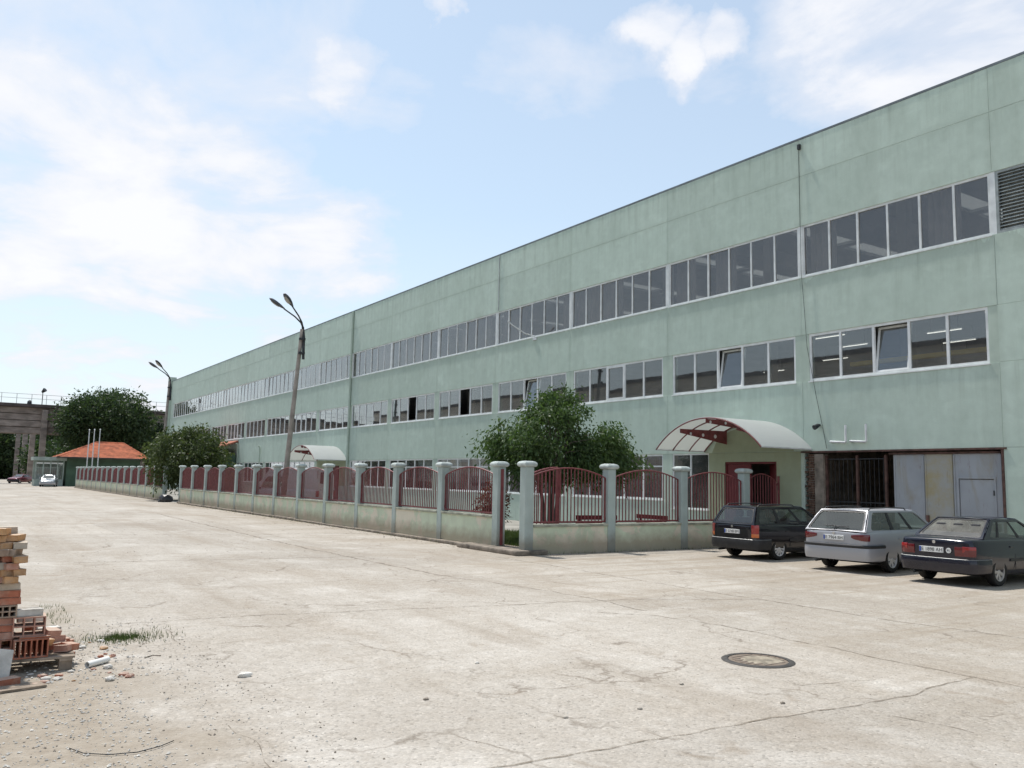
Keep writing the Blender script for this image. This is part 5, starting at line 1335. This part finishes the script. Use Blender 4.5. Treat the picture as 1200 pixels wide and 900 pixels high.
def solid_mesh(mat, d=(.25,.12,.065), seed=0):
    r = random.Random(seed); mb = MB(); mb.box(-d[0]/2, d[0]/2, -d[1]/2, d[1]/2, 0, d[2])
    me = mb.mesh('brick', mat, bevel=.006)
    for v in me.vertices: v.co += Vector((r.uniform(-.006,.006), r.uniform(-.006,.006), r.uniform(-.004,.004)))
    return me
def hollow_mesh(mat, W, H, D, nx, nz, t=.013):
    mb = MB(); 
    mb.box(-W/2, W/2, 0, D, 0, t); mb.box(-W/2, W/2, 0, D, H-t, H)
    for k in range(nx+1):
        x = -W/2+t/2+(W-t)*k/nx; mb.box(x-t/2, x+t/2, .001, D-.001, t, H-t)
    for k in range(1, nz):
        z = H*k/nz
        for q in range(nx):
            x0 = -W/2+t+(W-t)*q/nx; x1 = -W/2+(W-t)*(q+1)/nx; mb.box(x0, x1, .002, D-.002, z-t/2, z+t/2)
    return mb.mesh('hollow_brick', mat)
SB = {m_: [solid_mesh(m_, seed=s) for s in range(3)] for m_ in ('brick_red','brick_pink','brick_yellow','brick_dusty','brick_brown','mortar_white')}
HB = {('brick_red', 0): hollow_mesh('brick_red', .29, .19, .25, 3, 2), ('brick_pink', 0): hollow_mesh('brick_pink', .29, .19, .25, 3, 2), ('brick_red', 1): hollow_mesh('brick_red', .31, .185, .25, 6, 1), ('brick_pink', 2): hollow_mesh('brick_brown', .25, .12, .25, 4, 2)}
WORD = {'brick_red': 'red', 'brick_pink': 'dusty pink', 'brick_yellow': 'yellow ochre', 'brick_dusty': 'grey dusty', 'brick_brown': 'dirty brown', 'mortar_white': 'mortar caked white'}
rr = random.Random(21)
def brick(mat, x, y, z, rz=0, rx=0, ry=0, label=None, s=1.0):
    o = link('brick', rr.choice(SB[mat])); o.location = (x, y, z); o.rotation_euler = (rx, ry, rz); o.scale = (s, s, s)
    tag(o, label or f'{WORD[mat]} solid brick in the tall stack beside the lane', 'brick', f'{WORD[mat]} bricks in the stack'); return o
pal = thing('wood_pallet', 'weathered grey wooden pallet under the brick stack', 'pallet', (.55, 10.45, 0), R(-3))
for k in range(7):
    mb = MB(); x = -.62+k*.205; mb.box(x, x+.14, -.55, .55, .118, .14) if False else mb.box(-.72, .72, -.55+k*.168, -.44+k*.168, .118, .14); mb.build('slat', 'pallet_wood', pal, bevel=.003)
for x in (-.70, -.05, .58):
    mb = MB(); mb.box(x, x+.12, -.55, .57, .095, .117); mb.build('runner', 'pallet_wood', pal)
    for y in (-.53, -.06, .42):
        mb = MB(); mb.box(x, x+.12, y, y+.13, .0, .094); mb.build('block', 'pallet_wood', pal, bevel=.004)
# lower courses of hollow blocks at the front (faces to the lane)
def hollow(key, x, y, z, rz=0, label=''):
    o = link('hollow_brick', HB[key]); o.location = (x, y, z); o.rotation_euler = (0, 0, rz); tag(o, label, 'brick', None); return o
hollow(('brick_red', 1), .845, 9.90, .142, R(3), 'red hollow block with six slots lying on the pallet')
hollow(('brick_pink', 0), .815, 9.93, .352, R(-2), 'pinkish hollow block with six square holes atop slotted block')
brick('mortar_white', .80, 10.03, .545, R(8), label='white mortar caked brick lying on the square holed block')
o = brick('brick_red', .87, 10.02, .327, R(3), label='thin red tile layer between the two hollow blocks'); o.scale = (1.1, 2.0, .36)
hollow(('brick_red', 0), .535, 9.96, .142, R(2), 'red hollow block at the stack foot below pink bricks')
for k, (mt, x, z) in enumerate([('brick_pink', .56, .335), ('brick_red', .55, .405), ('brick_pink', .545, .475)]): brick(mt, x, 10.02, z, R(rr.uniform(-5, 5)))
hollow(('brick_pink', 2), .575, 9.93, .545, R(4), 'brown hollow block with eight small holes under red bricks')
brick('brick_red', .59, 10.0, .67, R(3), s=1.05); brick('brick_red', .585, 10.0, .742, R(-4), s=1.05); brick('brick_dusty', .58, 9.99, .815, R(6))
# right hand low heap on the pallet
brick('brick_red', 1.03, 10.30, .142, R(20)); brick('brick_pink', 1.08, 10.42, .142, R(-10), label='pink brick in the low heap on the pallet edge')
brick('brick_pink', 1.06, 10.36, .212, R(35), label='tilted pink brick on top of the low pallet heap', ry=R(6)); brick('mortar_white', 1.02, 10.45, .285, R(12), label='white mortar caked brick on the low pallet heap')
brick('brick_red', .88, 10.38, .142, R(80)); brick('brick_red', .86, 10.40, .212, R(86)); brick('brick_pink', .87, 10.40, .282, R(75)); brick('mortar_white', .86, 10.36, .42, R(4))
brick('brick_red', .86, 10.38, .352, R(82))
# the tall stack
z = .885; lay = ['brick_yellow', 'brick_yellow', 'brick_dusty', 'brick_red', 'brick_brown', 'brick_yellow', 'brick_yellow', 'brick_yellow']
for k, mt in enumerate(lay):
    edge = .70+(.015 if k % 2 else -.02)-(0.05 if k > 6 else 0)
    for q in range(5):
        rzz = R(90+rr.uniform(-22, 22)); m2 = mt if rr.random() < .7 else rr.choice(['brick_yellow', 'brick_dusty', 'brick_brown', 'brick_pink'])
        if k == len(lay)-1 and q == 0: continue
        brick(m2, edge-.06-q*.126+rr.uniform(-.045, .03), 10.02+rr.uniform(-.08, .03), z, rzz, ry=R(rr.uniform(-2.5, 2.5)), rx=R(rr.uniform(-2, 2)), s=rr.uniform(.94, 1.06))
    for q in range(3): brick(rr.choice(['brick_yellow', 'brick_dusty']), edge-.13-q*.255, 10.24+rr.uniform(-.01, .01), z, R(rr.uniform(-3, 3)))
    z += .067
for k in range(11):                          # body of the stack behind the front course
    for q in range(2):
        brick(rr.choice(['brick_red', 'brick_pink', 'brick_yellow']), .56-q*.26, 10.30+rr.uniform(-.01, .01), .142+k*.067, R(rr.uniform(-3, 3)))
        brick(rr.choice(['brick_red', 'brick_pink', 'brick_yellow']), .56-q*.26, 10.44+rr.uniform(-.01, .01), .142+k*.067, R(rr.uniform(-3, 3)))
    brick(rr.choice(['brick_red', 'brick_pink']), .24, 10.02, .142+k*.067, R(rr.uniform(-4, 4)))
# leaning white slab and loose pieces at the foot
mb = MB(); mb.box(-.15, .15, -.025, .025, 0, .30); o = mb.build('white_slab', 'mortar_white', bevel=.01); o.location = (.50, 9.60, .02); o.rotation_euler = (R(-22), R(12), R(10)); tag(o, 'white broken slab leaning on the foot of the brick stack', 'slab')
brick('brick_red', .60, 9.45, .0, R(25), label='red brick lying on the ground before the stack')
mb = MB(); mb.box(-.35, .3, -.1, .1, 0, .02); o = mb.build('board', 'pallet_wood'); o.location = (.62, 9.22, .004); o.rotation_euler = (0, 0, R(12)); tag(o, 'flat grey board lying on the ground before bricks', 'board')
pv = thing('plastic_pipe', 'short white plastic pipe offcut lying on the dirt', 'pipe', (1.47, 9.98, .032), R(42))
mb = MB(); mb.lathe([(.032,-.15),(.032,.15),(.026,.15),(.026,-.15),(.032,-.15)], 14, 'x', cap=False); mb.build('tube', 'pvc_white', pv, smooth=40)
def rock(name, loc, s, mat, label, seed, cat='stone', group=None):
    bm = bmesh.new(); bmesh.ops.create_icosphere(bm, subdivisions=2, radius=1); r = random.Random(seed)
    for v in bm.verts: v.co *= r.uniform(.75, 1.1); v.co = Vector((v.co.x*s[0], v.co.y*s[1], max(v.co.z, -.55)*s[2]))
    me = bpy.data.meshes.new(name); bm.to_mesh(me); bm.free(); me.materials.append(MAT[mat])
    o = link(name, me); o.location = (loc[0], loc[1], s[2]*.5); tag(o, label, cat, group); return o
rock('white_stone', (2.64, 8.76), (.075, .05, .035), 'mortar_white', 'small white stone lying alone on the bare concrete', 3)
rock('bin_bag', (12.75, 62.6), (.5, .42, .36), 'bag_black', 'black rubbish bag heap lying in the fence gap', 5, 'bag')
for k, (x, y, a) in enumerate([(.95,9.5,.05),(1.08,9.62,.04),(1.2,9.75,.035),(.85,9.3,.04),(1.3,10.7,.05),(1.45,11.0,.045),(1.25,10.5,.03)]):
    rock('brick_chip', (x, y), (a, a*.7, a*.5), rr.choice(['brick_red','brick_pink','mortar_white']), 'small broken brick chip on the dirt beside the pallet', 80+k, 'rubble', 'brick chips round the pallet')
for k in range(26):
    x = rr.uniform(.75, 1.75); y = rr.uniform(9.2, 9.85) if k % 2 else rr.uniform(10.3, 11.6); a = rr.uniform(.02, .055)
    if k % 2 == 0: x = rr.uniform(1.32, 1.7)
    rock('brick_chip', (x, y), (a, a*rr.uniform(.5, .9), a*rr.uniform(.35, .6)), rr.choice(['brick_red','brick_pink','brick_yellow','mortar_white']), 'small broken brick chip on the dirt beside the pallet', 200+k, 'rubble', 'brick chips round the pallet')
for k, (x, y, z, a, b_) in enumerate([(1.22, 10.22, .145, 40, 8), (1.15, 10.12, .145, -25, -6), (.98, 10.2, .22, 60, 14), (1.18, 10.55, .145, 15, 0), (1.02, 10.02, .335, 25, 10)]):
    o = brick(['brick_red','brick_pink','brick_yellow','brick_red','brick_pink'][k], x, y, z, R(a), R(b_), R(b_*.7), label='broken half brick tumbled over the pallet edge', s=1.0); o.scale = (.55, 1.0, 1.0); o['group'] = 'half bricks on the pallet edge'
for k, (px, py) in enumerate([(4.55,6.0),(5.3,5.9),(6.3,6.4),(3.8,7.1),(6.6,5.4),(5.0,8.2)]):
    rock('stone_chip', (px, py), (.03, .022, .014), rr.choice(['mortar_white','asphalt_dust','footing_concrete']), 'tiny stone chip lying on the concrete yard', 120+k, 'stone', 'stone chips on the yard')
mb = MB(); mb.tube([(.90,7.10,.01),(.97,6.92,.012),(1.12,6.80,.012),(1.30,6.76,.012),(1.46,6.82,.012),(1.58,6.92,.010)], .0035, 6)
tag(mb.build('wire', 'dark_metal', smooth=60), 'curved rusty wire lying on the gravel', 'wire')
mb = MB(); mb.tube([(1.95,10.1,.008),(2.05,10.2,.008),(2.12,10.12,.012)], .005, 5)
tag(mb.build('twig', 'bark'), 'short dry twig lying on the dirt near the grass tuft', 'twig')
# gravel and leaf litter
def scatter(name, spots, mat, label, cat, flat=.6):
    g_ = np.random.default_rng(len(spots)+5); V = []; F = []; k = 0
    base = np.array([(1,0,0),(0,1,0),(-1,0,0),(0,-1,0),(0,0,1),(0,0,-.4)], float); fc = [(0,1,4),(1,2,4),(2,3,4),(3,0,4),(1,0,5),(2,1,5),(3,2,5),(0,3,5)]
    for (x0,x1,y0,y1,n,s0,s1) in spots:
        for _ in range(n):
            s_ = s0+(s1-s0)*g_.random()**2.5; a = g_.random()*6.28; ca, sa = math.cos(a), math.sin(a)
            q = base*g_.uniform(.6,1.2,(6,3))*np.array([1, .7, flat])*s_
            P = np.stack([q[:,0]*ca-q[:,1]*sa+g_.uniform(x0,x1), q[:,0]*sa+q[:,1]*ca+g_.uniform(y0,y1), q[:,2]+s_*.25], 1)
            P[:,0] = P[:,0]-P[:,0].mean()+P[:,0].mean(); V += P.tolist(); F += [tuple(i+k for i in f) for f in fc]; k += 6
    me = bpy.data.meshes.new(name); me.from_pydata(V, [], F); me.materials.append(MAT[mat]); o = link(name, me); o['kind'] = 'stuff'; tag(o, label, cat); return o
scatter('gravel', [(.2,1.5,5.2,9,1500,.005,.022),(.2,2.6,5,12.8,1500,.004,.018),(1,5,4,12,900,.003,.010),(.8,1.9,9.2,11.6,500,.006,.028)], 'mortar_white', 'pale gravel and grit lying on the dirt verge', 'gravel')
scatter('grit', [(.2,2.8,5,13,900,.004,.016),(2,14,3,19,1700,.003,.011),(1.5,13,19,40,700,.008,.02)], 'footing_concrete', 'dark grit strewn over the concrete yard', 'gravel')
scatter('leaf_litter', [(12.3,13.0,21,60,700,.012,.04),(13.3,20,18.9,19.2,160,.01,.03),(.9,2.6,9.3,12,260,.008,.025)], 'dry_leaf', 'dry leaf litter gathered along the fence foot', 'litter', .25)
blades('weeds', [(1.6,2.3,11.15,11.6,500,.4),(1.75,2.1,11.35,11.5,300,.55),(1.3,1.6,12.8,14.6,110,.35),(1.3,2.6,10.9,12.0,140,.3),(12.85,13.05,22.5,60,500,1.0),(13.5,20,18.98,19.2,160,.7)], 'grass_blade', h=(.04,.14), label='weed tufts sprouting at the brick pile and fence foot', w=.004)
